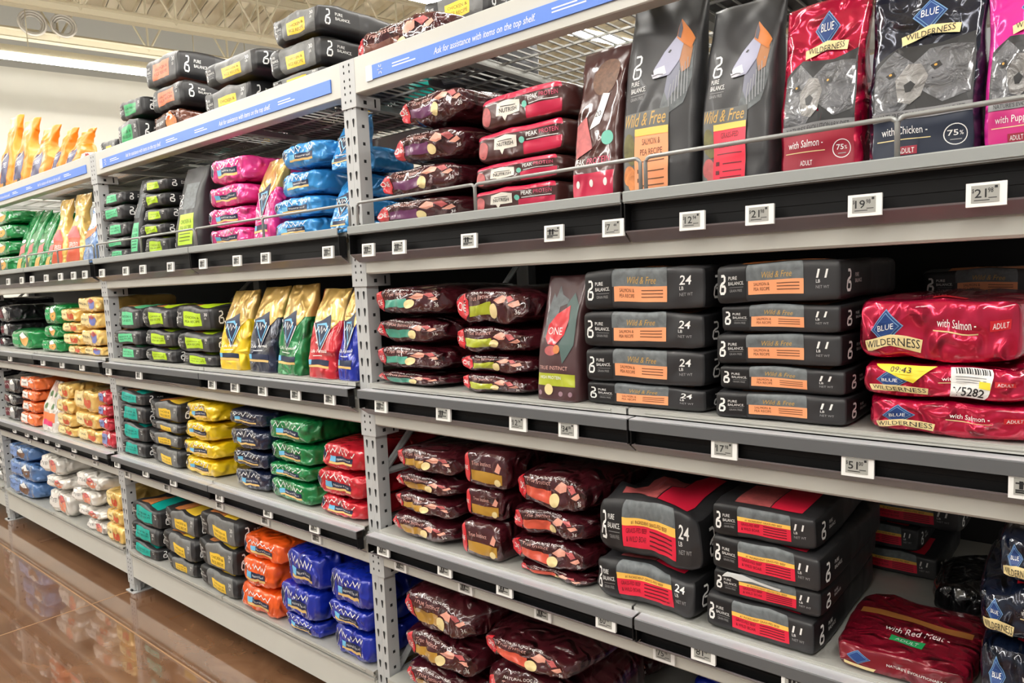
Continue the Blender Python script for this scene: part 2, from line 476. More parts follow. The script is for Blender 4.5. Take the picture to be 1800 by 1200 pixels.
# measured layout of the shelves (metres)
STACKS=[
 ('L', 'near', 'rail', 'one_purple', 'post-side stack', 0.0, [(0.283, 0.658, 2.386, 2.51, None), (0.235, 0.63, 2.272, 2.386, None), (0.15, 0.612, 2.154, 2.272, None), (0.122, 0.616, 2.06, 2.154, None)]),
 ('L', 'near', 'rail', 'peak', 'stack beside kibble bag', 0.0, [(0.664, 1.034, 2.332, 2.439, None), (0.636, 1.032, 2.226, 2.332, None), (0.629, 1.015, 2.15, 2.226, None), (0.622, 0.999, 2.06, 2.15, None)]),
 ('T', 'near', 'rail', 'peak_stand', 'beside the crimson stack', 0.0, [(1.039, 1.201, 2.06, 2.508, None)]),
 ('T', 'near', 'rail', 'pbs_peach', 'left of the red one', 0.0, [(1.206, 1.429, 2.06, 2.603, None)]),
 ('T', 'near', 'rail', 'pbs_red', 'right of the peach one', 0.0, [(1.435, 1.625, 2.06, 2.534, None)]),
 ('T', 'near', 'rail', 'wild_salmon', 'left of the navy one', 0.0, [(1.639, 1.825, 2.06, 2.473, None)]),
 ('T', 'near', 'rail', 'wild_chicken', 'right of the crimson one', 0.0, [(1.834, 2.052, 2.06, 2.447, None)]),
 ('T', 'near', 'rail', 'wild_pink', 'at right photo edge', 0.0, [(2.056, 2.206, 2.06, 2.403, None)]),
 ('L', 'near', 'mid', 'one_teal', 'post-side stack', -0.012, [(0.085, 0.519, 1.732, 1.847, None), (0.097, 0.494, 1.63, 1.732, None), (0.082, 0.499, 1.531, 1.63, None), (0.095, 0.492, 1.476, 1.531, None)]),
 ('L', 'near', 'mid', 'one_lime', 'stack beside cat bag', -0.012, [(0.532, 0.88, 1.706, 1.831, None), (0.505, 0.875, 1.609, 1.706, None), (0.53, 0.87, 1.544, 1.609, None), (0.525, 0.863, 1.476, 1.544, None)]),
 ('T', 'near', 'mid', 'one_stand', 'beside lime stack', -0.012, [(0.886, 1.054, 1.476, 1.856, None)]),
 ('L', 'near', 'mid', 'pb_peach24', 'left peach stack', -0.012, [(1.067, 1.468, 1.751, 1.872, None), (1.064, 1.463, 1.645, 1.751, None), (1.062, 1.463, 1.544, 1.645, None), (1.06, 1.459, 1.476, 1.544, None)]),
 ('L', 'near', 'mid', 'pb_peach11', 'right peach stack', -0.012, [(1.479, 1.799, 1.768, 1.871, None), (1.483, 1.797, 1.695, 1.768, None), (1.47, 1.799, 1.613, 1.695, None), (1.477, 1.807, 1.547, 1.613, None), (1.473, 1.812, 1.476, 1.547, None)]),
 ('L', 'near', 'mid', 'wild_crimson', 'stack at right photo edge', -0.012, [(1.809, 2.143, 1.635, 1.779, None), (1.818, 2.155, 1.557, 1.635, 'wild_sticker'), (1.833, 2.17, 1.476, 1.557, None)]),
 ('L', 'near', 'low', 'one_gold', 'post-side stack', -0.012, [(0.17, 0.529, 1.15, 1.251, None), (0.161, 0.523, 1.072, 1.15, None), (0.14, 0.51, 0.99, 1.072, None), (0.133, 0.49, 0.893, 0.99, None)]),
 ('L', 'near', 'low', 'one_gold_tall', 'middle stack of tall fronts', -0.012, [(0.543, 0.758, 1.149, 1.282, None), (0.539, 0.722, 1.029, 1.149, None), (0.516, 0.72, 0.893, 1.029, None)]),
 ('L', 'near', 'low', 'one_orange', 'stack beside sagging pair', -0.012, [(0.764, 1.079, 1.122, 1.245, None), (0.738, 1.067, 1.02, 1.122, None), (0.726, 1.069, 0.928, 1.02, None), (0.759, 1.075, 0.893, 0.928, None)]),
 ('L', 'near', 'low', 'pb_red24', 'sagging pair', -0.012, [(1.087, 1.445, 1.033, 1.224, None), (1.08, 1.426, 0.893, 1.033, None)]),
 ('L', 'near', 'low', 'pb_red11', 'tall red stack', -0.012, [(1.455, 1.735, 1.156, 1.247, None), (1.453, 1.75, 1.061, 1.156, None), (1.45, 1.747, 0.99, 1.061, 'pb_red11_torn'), (1.432, 1.734, 0.893, 0.99, None)]),
 ('L', 'near', 'low', 'red_meat', 'beside the tall red stack', -0.012, [(1.763, 2.054, 0.893, 0.961, None)]),
 ('L', 'near', 'low', 'wild_navy', 'navy stack at the right edge', -0.012, [(2.091, 2.229, 1.177, 1.291, None), (2.057, 2.213, 1.054, 1.177, None), (2.06, 2.216, 0.893, 1.054, None)]),
 ('L', 'near', 'base', 'one_gold', 'post-side stack', -0.012, [(0.163, 0.572, 0.538, 0.701, None), (0.149, 0.568, 0.4, 0.538, None), (0.161, 0.56, 0.281, 0.4, None)]),
 ('L', 'near', 'base', 'one_orange', 'front pair', -0.012, [(0.578, 0.998, 0.551, 0.643, None), (0.582, 1.012, 0.281, 0.551, None)]),
 ('L', 'near', 'base', 'one_orange', 'back-row stack', 0.56, [(0.55, 0.97, 0.595, 0.7, None), (0.55, 0.97, 0.49, 0.595, None), (0.55, 0.97, 0.385, 0.49, None), (0.55, 0.97, 0.28, 0.385, None)]),
 ('L', 'near', 'base', 'life_royal', 'back-row stack', 0.52, [(1.12, 1.5, 0.39, 0.5, None), (1.12, 1.5, 0.28, 0.39, None)]),
 ('L', 'near', 'base', 'one_gold', 'dim back-row stack', 0.56, [(1.6, 2.02, 0.39, 0.5, None), (1.6, 2.02, 0.28, 0.39, None)]),
 ('L', 'centre', 'rail', 'pb_mint', 'post-side stack', 0.0, [(-2.358, -2.024, 2.374, 2.451, None), (-2.358, -2.016, 2.283, 2.374, None), (-2.358, -2.014, 2.191, 2.283, None), (-2.358, -2.015, 2.127, 2.191, None), (-2.358, -2.029, 2.06, 2.127, None)]),
 ('T', 'centre', 'rail', 'pbs_mint', 'beside the mint stack', 0.0, [(-2.008, -1.879, 2.06, 2.499, None)]),
 ('L', 'centre', 'rail', 'pb_lime', 'lime stack', 0.0, [(-1.805, -1.501, 2.392, 2.462, None), (-1.806, -1.52, 2.313, 2.392, None), (-1.836, -1.521, 2.236, 2.313, None), (-1.853, -1.554, 2.163, 2.236, None), (-1.853, -1.529, 2.06, 2.163, None)]),
 ('T', 'centre', 'rail', 'pbs_lime', 'beside the lime stack', 0.0, [(-1.459, -1.203, 2.06, 2.486, None)]),
 ('L', 'centre', 'rail', 'life_pink', 'pink stack', 0.0, [(-1.052, -0.727, 2.35, 2.472, None), (-1.1, -0.737, 2.247, 2.35, None), (-1.117, -0.751, 2.152, 2.247, None), (-1.122, -0.754, 2.06, 2.152, None)]),
 ('T', 'centre', 'rail', 'lifes_pink', 'beside the pink stack', 0.0, [(-0.721, -0.56, 2.06, 2.432, None)]),
 ('L', 'centre', 'rail', 'life_sky', 'sky blue stack', 0.0, [(-0.444, -0.149, 2.344, 2.451, None), (-0.48, -0.2, 2.237, 2.344, None), (-0.544, -0.216, 2.146, 2.237, None), (-0.554, -0.23, 2.06, 2.146, None)]),
 ('T', 'centre', 'rail', 'lifes_sky', 'beside the post, lower one', 0.0, [(-0.135, -0.006, 2.06, 2.292, None)]),
 ('L', 'centre', 'mid', 'pb_mint', 'post-side stack', -0.012, [(-2.281, -1.928, 1.654, 1.79, None), (-2.337, -1.943, 1.561, 1.654, None), (-2.308, -1.946, 1.476, 1.561, None)]),
 ('L', 'centre', 'mid', 'pb_lime', 'left lime stack', -0.012, [(-1.916, -1.545, 1.66, 1.79, None), (-1.922, -1.536, 1.56, 1.66, None), (-1.904, -1.531, 1.476, 1.56, None)]),
 ('L', 'centre', 'mid', 'pb_lime', 'right lime stack', -0.012, [(-1.531, -1.109, 1.654, 1.79, None), (-1.503, -1.091, 1.546, 1.654, None), (-1.484, -1.101, 1.476, 1.546, None)]),
 ('T', 'centre', 'mid', 'lifes_yellow', 'leftmost in gold-topped row', -0.012, [(-1.069, -0.842, 1.476, 1.848, None)]),
 ('T', 'centre', 'mid', 'lifes_navy', 'second in gold-topped row', -0.012, [(-0.82, -0.592, 1.476, 1.859, None)]),
 ('T', 'centre', 'mid', 'lifes_green', 'third in gold-topped row', -0.012, [(-0.586, -0.383, 1.476, 1.864, None)]),
 ('T', 'centre', 'mid', 'lifes_red', 'fourth in gold-topped row', -0.012, [(-0.339, -0.138, 1.476, 1.843, None)]),
 ('T', 'centre', 'mid', 'lifes_blue', 'fifth in gold-topped row', -0.012, [(-0.132, -0.006, 1.476, 1.857, None)]),
 ('L', 'centre', 'low', 'pb_teal', 'post-side stack', -0.012, [(-2.358, -1.954, 1.208, 1.291, None), (-2.358, -1.97, 1.097, 1.208, None), (-2.358, -1.991, 0.986, 1.097, None), (-2.358, -2.013, 0.893, 0.986, None)]),
 ('L', 'centre', 'low', 'pb_yellow', 'yellow-panel stack', -0.012, [(-1.912, -1.526, 1.148, 1.271, None), (-1.93, -1.537, 1.089, 1.148, None), (-1.956, -1.554, 1.004, 1.089, None), (-1.959, -1.563, 0.893, 1.004, None)]),
 ('L', 'centre', 'low', 'life_yellow', 'yellow stack', -0.012, [(-1.492, -1.174, 1.184, 1.291, None), (-1.52, -1.202, 1.084, 1.184, None), (-1.548, -1.194, 0.989, 1.084, None), (-1.557, -1.209, 0.893, 0.989, None)]),
 ('L', 'centre', 'low', 'life_navy', 'navy stack', -0.012, [(-1.056, -0.714, 1.203, 1.285, None), (-1.047, -0.715, 1.093, 1.203, None), (-1.042, -0.72, 1.004, 1.093, None), (-1.034, -0.731, 0.893, 1.004, None)]),
 ('L', 'centre', 'low', 'life_green', 'green stack', -0.012, [(-0.7, -0.361, 1.169, 1.278, None), (-0.705, -0.361, 1.07, 1.169, None), (-0.709, -0.372, 1.0, 1.07, None), (-0.719, -0.362, 0.893, 1.0, None)]),
 ('L', 'centre', 'low', 'life_red', 'post-side red stack', -0.012, [(-0.295, -0.006, 1.092, 1.208, None), (-0.341, -0.006, 0.981, 1.092, None), (-0.329, -0.008, 0.893, 0.981, None)]),
 ('L', 'centre', 'base', 'pb_teal', 'post-side stack', -0.012, [(-2.321, -1.91, 0.477, 0.611, None), (-2.358, -1.96, 0.361, 0.477, None), (-2.358, -1.967, 0.281, 0.361, None)]),
 ('L', 'centre', 'base', 'pb_yellow', 'left yellow-panel stack', -0.012, [(-1.867, -1.47, 0.514, 0.657, None), (-1.904, -1.495, 0.374, 0.514, None), (-1.892, -1.524, 0.281, 0.374, None)]),
 ('L', 'centre', 'base', 'pb_yellow', 'right yellow-panel stack', -0.012, [(-1.431, -1.009, 0.564, 0.711, None), (-1.464, -1.06, 0.403, 0.564, None), (-1.489, -1.068, 0.281, 0.403, None)]),
 ('L', 'centre', 'base', 'life_orange', 'orange stack', -0.012, [(-1.004, -0.65, 0.559, 0.669, None), (-1.015, -0.717, 0.416, 0.559, None), (-1.055, -0.702, 0.281, 0.416, None)]),
 ('L', 'centre', 'base', 'life_royal', 'left royal blue stack', -0.012, [(-0.636, -0.347, 0.506, 0.678, None), (-0.696, -0.381, 0.359, 0.506, None), (-0.688, -0.381, 0.281, 0.359, None)]),
 ('L', 'centre', 'base', 'life_royal', 'right royal blue stack', -0.012, [(-0.299, -0.009, 0.514, 0.662, None), (-0.332, -0.029, 0.413, 0.514, None), (-0.293, -0.024, 0.281, 0.413, None)]),
 ('L', 'far', 'rail', 'green_bag', 'left stack', 0.0, [(-4.697, -4.032, 2.429, 2.531, None), (-4.735, -4.057, 2.31, 2.429, None), (-4.781, -4.095, 2.195, 2.31, None), (-4.762, -4.117, 2.06, 2.195, None)]),
 ('T', 'far', 'rail', 'green_stand', 'first in small green row', 0.0, [(-4.026, -3.82, 2.06, 2.505, None)]),
 ('T', 'far', 'rail', 'green_stand', 'second in small green row', 0.0, [(-3.814, -3.623, 2.06, 2.487, None)]),
 ('T', 'far', 'rail', 'green_stand', 'third in small green row', 0.0, [(-3.617, -3.431, 2.06, 2.46, None)]),
 ('T', 'far', 'rail', 'green_stand', 'last in small green row', 0.0, [(-3.425, -3.25, 2.06, 2.428, None)]),
 ('T', 'far', 'rail', 'pasta_stand', 'first in yellow-necked pair', 0.0, [(-3.244, -3.026, 2.06, 2.509, None)]),
 ('T', 'far', 'rail', 'pasta_stand', 'second in yellow-necked pair', 0.0, [(-3.006, -2.734, 2.06, 2.518, None)]),
 ('T', 'far', 'rail', 'blue_stand', 'beside the post', 0.0, [(-2.728, -2.519, 2.06, 2.422, None)]),
 ('L', 'far', 'mid', 'green_bag', 'left green stack', -0.012, [(-4.313, -3.785, 1.476, 1.629, None)]),
 ('L', 'far', 'mid', 'green_bag', 'right green stack', -0.012, [(-3.493, -3.188, 1.669, 1.812, None), (-3.582, -3.243, 1.574, 1.669, None), (-3.61, -3.226, 1.476, 1.574, None)]),
 ('L', 'far', 'mid', 'pasta', 'left cream stack', -0.012, [(-3.16, -2.87, 1.692, 1.782, None), (-3.182, -2.842, 1.617, 1.692, None), (-3.173, -2.835, 1.538, 1.617, None), (-3.121, -2.833, 1.476, 1.538, None)]),
 ('L', 'far', 'mid', 'pasta_blue', 'post-side cream stack', -0.012, [(-2.854, -2.488, 1.755, 1.855, None), (-2.83, -2.52, 1.651, 1.755, None), (-2.829, -2.491, 1.539, 1.651, None), (-2.827, -2.498, 1.476, 1.539, None)]),
 ('L', 'far', 'mid', 'dark_bag', 'left-edge stack', 0.05, [(-4.798, -4.452, 1.671, 1.814, None), (-4.798, -4.497, 1.554, 1.671, None), (-4.798, -4.562, 1.476, 1.554, None)]),
 ('L', 'far', 'low', 'dark_bag', 'left-edge stack', -0.012, [(-4.632, -4.239, 1.113, 1.244, None), (-4.677, -4.28, 1.02, 1.113, None), (-4.694, -4.281, 0.893, 1.02, None)]),
 ('L', 'far', 'low', 'orange_bag', 'orange stack', -0.012, [(-4.184, -3.778, 1.168, 1.271, None), (-4.189, -3.82, 1.086, 1.168, None), (-4.161, -3.845, 0.995, 1.086, None), (-4.245, -3.845, 0.893, 0.995, None)]),
 ('T', 'far', 'low', 'white_stand', 'beside cream stack', -0.012, [(-3.772, -3.458, 0.893, 1.242, None)]),
 ('L', 'far', 'low', 'pasta', 'left cream stack', -0.012, [(-3.39, -3.136, 1.16, 1.264, None), (-3.408, -3.126, 1.055, 1.16, None), (-3.437, -3.117, 0.966, 1.055, None), (-3.452, -3.109, 0.893, 0.966, None)]),
 ('L', 'far', 'low', 'pasta', 'right cream stack', -0.012, [(-3.113, -2.708, 1.095, 1.248, None), (-3.11, -2.707, 0.991, 1.095, None), (-3.092, -2.675, 0.893, 0.991, None)]),
 ('L', 'far', 'low', 'redblue_bag', 'post-side stack', -0.012, [(-2.663, -2.491, 1.172, 1.265, None), (-2.658, -2.477, 1.096, 1.172, None), (-2.658, -2.476, 1.01, 1.096, None), (-2.66, -2.461, 0.893, 1.01, None)]),
 ('L', 'far', 'base', 'blue_bag', 'blue stack at left post', -0.012, [(-4.673, -4.135, 0.576, 0.697, None), (-4.672, -4.012, 0.427, 0.576, None), (-4.754, -4.08, 0.281, 0.427, None)]),
 ('L', 'far', 'base', 'white_bag', 'left white stack', -0.012, [(-3.945, -3.453, 0.566, 0.704, None), (-3.799, -3.379, 0.466, 0.566, None), (-3.83, -3.338, 0.281, 0.466, None)]),
 ('L', 'far', 'base', 'white_bag', 'right white stack', -0.012, [(-3.205, -2.764, 0.554, 0.679, None), (-3.313, -2.849, 0.447, 0.554, None), (-3.215, -2.739, 0.366, 0.447, None), (-3.089, -2.722, 0.281, 0.366, None)]),
 ('L', 'far', 'base', 'pasta', 'post-side cream stack', -0.012, [(-2.707, -2.476, 0.498, 0.616, None), (-2.689, -2.45, 0.401, 0.498, None), (-2.716, -2.4459999999999997, 0.281, 0.401, None)]),
 ('L', 'near', 'top', 'maroon_bag', 'above the sign', 0.12, [(-0.117, 0.464, 2.703, 2.842, None)]),
 ('L', 'centre', 'top', 'pb_green', 'left stack', 0.1, [(-2.263, -1.921, 2.87, 2.976, None), (-2.316, -1.972, 2.703, 2.87, None)]),
 ('L', 'centre', 'top', 'pb_orange', 'stack', 0.12, [(-1.939, -1.513, 2.981, 3.149, None), (-1.88, -1.478, 2.846, 2.981, None), (-1.894, -1.526, 2.703, 2.846, 'brown_bag')]),
 ('L', 'centre', 'top', 'pb_yellow', 'middle stack', 0.12, [(-1.279, -0.75, 2.859, 2.978, None), (-1.313, -0.838, 2.703, 2.859, None)]),
 ('L', 'centre', 'top', 'pb_yellow', 'right stack', 0.07, [(-0.577, -0.206, 2.893, 3.015, None), (-0.625, -0.219, 2.764, 2.893, None), (-0.62, -0.217, 2.703, 2.764, None)]),
 ('T', 'far', 'top', 'litter_bag', 'first in orange row', 0.12, [(-4.731, -4.402, 2.703, 3.324, None)]),
 ('T', 'far', 'top', 'litter_bag', 'second in orange row', 0.12, [(-4.396, -4.026, 2.703, 3.237, None)]),
 ('T', 'far', 'top', 'litter_bag', 'third in orange row', 0.12, [(-4.02, -3.627, 2.703, 3.116, None)]),
 ('T', 'far', 'top', 'litter_bag', 'fourth in orange row', 0.12, [(-3.518, -3.287, 2.703, 3.034, None)]),
 ('T', 'far', 'top', 'litter_bag', 'last in orange row', 0.12, [(-3.281, -2.985, 2.703, 2.983, None)]),
 ('L', 'near', 'top', 'pb_yellow', 'behind the long maroon bag', 0.56, [(-0.141, 0.277, 2.959, 3.102, None), (-0.153, 0.269, 2.703, 2.959, None)]),
 ('L', 'near', 'top', 'pb_yellow', 'added light-blocking row above fox bags', 0.38, [(1.2, 1.55, 2.703, 2.8, None)]),  # hidden bags added on the near wire deck to block light from above
 ('L', 'near', 'top', 'pb_teal', 'added light-blocking row above crimson bag', 0.38, [(1.58, 1.95, 2.703, 2.8, None)]),
 ('L', 'near', 'top', 'pb_orange', 'added light-blocking row above navy bag', 0.38, [(1.98, 2.37, 2.703, 2.8, None)]),
 ('L', 'near', 'low', 'black_bag', 'behind the red meat bag', 0.4, [(1.902, 2.05, 0.893, 0.99, None)]),
 ('L', 'near', 'low', 'pb_red11', 'back-row red stack', 0.63, [(1.62, 1.95, 1.13, 1.22, None), (1.62, 1.95, 1.05, 1.13, None), (1.62, 1.842, 0.97, 1.05, None), (1.62, 1.896, 0.893, 0.97, None)]),
 ('L', 'near', 'mid', 'pb_peach11', 'back-row peach stack', 0.62, [(1.83, 2.17, 1.74, 1.83, None), (1.83, 2.17, 1.65, 1.74, None), (1.83, 2.17, 1.56, 1.65, None), (1.83, 2.17, 1.476, 1.56, None)]),
 ('L', 'centre', 'top', 'pb_teal', 'leftmost in added light-blocking row', 0.66, [(-2.32, -1.9, 2.703, 2.82, None)]),  # unseen rows added on the centre and far decks against light through the mesh
 ('L', 'far', 'top', 'pb_teal', 'leftmost in added light-blocking row', 0.5, [(-4.76, -4.34, 2.703, 2.82, None)]),
 ('L', 'centre', 'top', 'pb_yellow', 'second in added light-blocking row', 0.66, [(-1.8599999999999999, -1.44, 2.703, 2.82, None)]),
 ('L', 'far', 'top', 'pb_yellow', 'second in added light-blocking row', 0.5, [(-4.3, -3.88, 2.703, 2.82, None)]),
 ('L', 'centre', 'top', 'pb_teal', 'middle in added light-blocking row', 0.66, [(-1.4, -0.9799999999999999, 2.703, 2.82, None)]),
 ('L', 'far', 'top', 'pb_teal', 'middle in added light-blocking row', 0.5, [(-3.84, -3.42, 2.703, 2.82, None)]),
 ('L', 'centre', 'top', 'pb_yellow', 'fourth in added light-blocking row', 0.66, [(-0.9399999999999997, -0.5199999999999998, 2.703, 2.82, None)]),
 ('L', 'far', 'top', 'pb_yellow', 'fourth in added light-blocking row', 0.5, [(-3.38, -2.96, 2.703, 2.82, None)]),
 ('L', 'centre', 'top', 'pb_teal', 'rightmost in added light-blocking row', 0.66, [(-0.47999999999999976, -0.05999999999999983, 2.703, 2.82, None)]),
 ('L', 'far', 'top', 'pb_teal', 'rightmost in added light-blocking row', 0.5, [(-2.92, -2.5, 2.703, 2.82, None)]),
 ('L', 'farthest', 'mid', 'dark_bag', 'end stack', 0.05, [(-5.45, -4.97, 1.776, 1.8760000000000001, None), (-5.45, -4.97, 1.676, 1.776, None), (-5.45, -4.97, 1.576, 1.6760000000000002, None), (-5.45, -4.97, 1.476, 1.576, None)]),
 ('L', 'farthest', 'low', 'dark_bag', 'end stack', 0.05, [(-5.45, -4.97, 1.193, 1.2930000000000001, None), (-5.45, -4.97, 1.093, 1.193, None), (-5.45, -4.97, 0.993, 1.093, None), (-5.45, -4.97, 0.893, 0.993, None)]),
 ('L', 'farthest', 'base', 'dark_bag', 'end stack', 0.05, [(-5.45, -4.97, 0.5810000000000001, 0.681, None), (-5.45, -4.97, 0.48100000000000004, 0.5810000000000001, None), (-5.45, -4.97, 0.381, 0.481, None), (-5.45, -4.97, 0.281, 0.381, None)]),
 ('L', 'farthest', 'rail', 'green_bag', 'end stack', 0.05, [(-5.4, -4.97, 2.3600000000000003, 2.46, None), (-5.4, -4.97, 2.2600000000000002, 2.3600000000000003, None), (-5.4, -4.97, 2.16, 2.2600000000000002, None), (-5.4, -4.97, 2.06, 2.16, None)]),
 ('L', 'far', 'mid', 'dark_bag', 'back-row stack', 0.56, [(-4.78, -4.2, 1.676, 1.776, None), (-4.78, -4.2, 1.576, 1.6760000000000002, None), (-4.78, -4.2, 1.476, 1.576, None)]),
 ('T', 'centre', 'rail', 'lifes_sky', 'beside the post, upper one', 0.03, [(-0.143, -0.006, 2.31, 2.527, None)]),
 ('L', 'centre', 'top', 'pb_yellow', 'alone at the left end', 0.1, [(-2.577, -2.322, 2.703, 2.804, None)]),
 ('L', 'far', 'top', 'white_bag', 'beside the orange row', 0.1, [(-2.891, -2.699, 2.703, 2.783, None)]),
 ('L', 'near', 'rail', 'black_bag', 'left back-row stack', 0.64, [(0.12, 0.58, 2.4050000000000002, 2.52, None), (0.12, 0.58, 2.29, 2.405, None), (0.12, 0.58, 2.1750000000000003, 2.29, None), (0.12, 0.58, 2.06, 2.175, None)]),
 ('L', 'near', 'rail', 'black_bag', 'right back-row stack', 0.64, [(0.6, 1.08, 2.4050000000000002, 2.52, None), (0.6, 1.08, 2.29, 2.405, None), (0.6, 1.08, 2.1750000000000003, 2.29, None), (0.6, 1.08, 2.06, 2.175, None)]),
]
TAGS=[
 ('near', 'rail', 'rail', 1.98, [(0.168, ''), (0.337, ''), (0.675, ''), (1.014, ''), (1.215, '7'), (1.447, '12'), (1.619, '21'), (1.849, '19'), (2.069, '21')]),
 ('near', 'mid', 'rail', 1.401, [(0.188, ''), (0.517, ''), (0.848, '12'), (1.04, '34'), (1.522, '17'), (1.835, '51'), (2.148, '')]),
 ('near', 'low', 'rail', 0.841, [(0.152, ''), (0.484, ''), (0.761, ''), (1.151, '60'), (1.455, '81'), (1.695, '')]),
 ('near', 'low', 'beam', 0.773, [(0.194, ''), (0.537, ''), (0.881, ''), (1.314, '75')]),
 ('centre', 'rail', 'rail', 1.985, [(-2.276, ''), (-1.945, ''), (-1.728, ''), (-1.404, ''), (-1.069, ''), (-0.756, ''), (-0.522, ''), (-0.077, '')]),
 ('centre', 'mid', 'rail', 1.404, [(-2.311, ''), (-1.893, ''), (-1.073, ''), (-0.86, ''), (-0.622, ''), (-0.366, ''), (-0.128, '')]),
 ('centre', 'low', 'rail', 0.842, [(-2.309, ''), (-1.918, ''), (-1.578, ''), (-1.088, ''), (-0.653, ''), (-0.294, '')]),
 ('centre', 'low', 'beam', 0.771, [(-2.287, ''), (-1.768, ''), (-1.182, ''), (-0.759, ''), (-0.353, '')]),
 ('far', 'rail', 'rail', 1.986, [(-4.015, ''), (-3.706, ''), (-3.49, ''), (-3.209, ''), (-2.946, ''), (-2.721, ''), (-2.536, '')]),
 ('far', 'mid', 'rail', 1.411, [(-4.16, ''), (-3.438, ''), (-3.07, ''), (-2.725, '')]),
 ('far', 'low', 'rail', 0.848, [(-4.231, ''), (-3.943, ''), (-3.758, ''), (-3.519, ''), (-3.303, ''), (-3.001, ''), (-2.646, '')]),
 ('far', 'low', 'beam', 0.78, [(-4.069, ''), (-3.487, ''), (-3.174, ''), (-2.785, '')]),
]

# ------------------------------------------------------------------ bags
def dense(n, p=0.55):
    out = []
    for i in range(n + 1):
        t = -1 + 2 * i / n
        out.append(t * (1 - p) + math.sin(t * math.pi / 2) * p)
    return out

class Surf:
    """A closed bag skin: a cube lattice pushed into shape; its faces can be printed on."""
    def __init__(self, fn, W, D, H, nx, ny, nz):
        self.W, self.D, self.H = W, D, H
        self.A, self.B, self.C = dense(nx), dense(ny), dense(nz)
        self.idx, self.v, self.f = {}, [], []
        A, B, C = self.A, self.B, self.C
        def vid(i, j, k):
            if (i, j, k) not in self.idx:
                self.idx[(i, j, k)] = len(self.v)
                self.v.append(fn(A[i], B[j], C[k]))
            return self.idx[(i, j, k)]
        for i in range(nx):
            for k in range(nz):
                self.f.append([vid(i, 0, k), vid(i + 1, 0, k), vid(i + 1, 0, k + 1), vid(i, 0, k + 1)])
                self.f.append([vid(i + 1, ny, k), vid(i, ny, k), vid(i, ny, k + 1), vid(i + 1, ny, k + 1)])
        for j in range(ny):
            for k in range(nz):
                self.f.append([vid(nx, j, k), vid(nx, j + 1, k), vid(nx, j + 1, k + 1), vid(nx, j, k + 1)])
                self.f.append([vid(0, j + 1, k), vid(0, j, k), vid(0, j, k + 1), vid(0, j + 1, k + 1)])
        for i in range(nx):
            for j in range(ny):
                self.f.append([vid(i, j, nz), vid(i + 1, j, nz), vid(i + 1, j + 1, nz), vid(i, j + 1, nz)])
                self.f.append([vid(i, j + 1, 0), vid(i + 1, j + 1, 0), vid(i + 1, j, 0), vid(i, j, 0)])
        self.n = (nx, ny, nz)
        self.nrm = None
    def mesh(self, name, m):
        me = bpy.data.meshes.new(name)
        me.from_pydata(self.v, [], self.f)
        me.materials.append(m)
        me.polygons.foreach_set('use_smooth', [True] * len(self.f))
        me.update()
        self.nrm = [v.normal.copy() for v in me.vertices]
        return me
    def axes(self, face):
        return {'F': (self.A, self.C), 'R': (self.B, self.C), 'T': (self.A, self.B)}[face]
    def size(self, face):
        return {'F': (self.W, self.H), 'R': (self.D, self.H), 'T': (self.W, self.D)}[face]
    def key(self, face, i, j):
        nx, ny, nz = self.n
        return {'F': (i, 0, j), 'R': (nx, i, j), 'T': (i, j, nz)}[face]
    def at(self, face, u, v, off):
        P, Q = self.axes(face)
        def loc(L, t):
            t = min(max(t, -1), 1)
            for i in range(len(L) - 1):
                if t <= L[i + 1]:
                    return i, (t - L[i]) / (L[i + 1] - L[i])
            return len(L) - 2, 1.0
        i, s = loc(P, u); j, t = loc(Q, v)
        p = Vector(); n = Vector()
        for di, ws in ((0, 1 - s), (1, s)):
            for dj, wt in ((0, 1 - t), (1, t)):
                q = self.idx[self.key(face, i + di, j + dj)]
                p += Vector(self.v[q]) * (ws * wt); n += self.nrm[q] * (ws * wt)
        return p + n.normalized() * off
    def cuts(self, face, axis, a, b):
        L = [t for t in self.axes(face)[axis] if a + 1e-4 < t < b - 1e-4]
        return [a] + L + [b]

def nv(p, f, seed):
    return noise.noise_vector(Vector((p[0] * f + seed * 3.1, p[1] * f + seed * 1.7, p[2] * f - seed * 2.3)))

def lying(W, D, H, p=8.0, wr=0.003, freq=9.0, sag=0.1, pinch=0.0, seed=0):
    def fn(a, b, c):
        mx = max(abs(a), abs(b), abs(c))
        s = mx / ((abs(a) ** p + abs(b) ** p + abs(c) ** p) ** (1 / p)) if mx > 0 else 1
        x = a * s * W / 2
        zz = c * s
        if pinch:
            zz *= 1 - pinch * max(0, abs(a) - 0.45) ** 1.5
        z = zz * H / 2
        y = b * (D / 2 - (1 - s) * H * 1.0)
        q = (x, y, z)
        n = nv(q, freq, seed)
        n2 = nv(q, freq * 2.7, seed + 5)
        x += n.x * wr + n2.x * wr * .4
        y += n.y * wr * 1.4 + n2.y * wr * .6
        if wr > .007:
            cr = 1 - min(1, abs(n2.x) * 3.2)
            y += cr * wr * .5 * b; x += cr * wr * .35 * a
        z += (n.z * wr + n2.z * wr * .4) * min(1, (1.02 - c))
        if c > -0.2:
            z -= abs(noise.noise(Vector((x * 5 + seed * 7, y * 5, seed)))) * sag * H * (c + .2)
        z = max(0.0, z + H / 2)
        return (x, y + D / 2, z)
    return fn

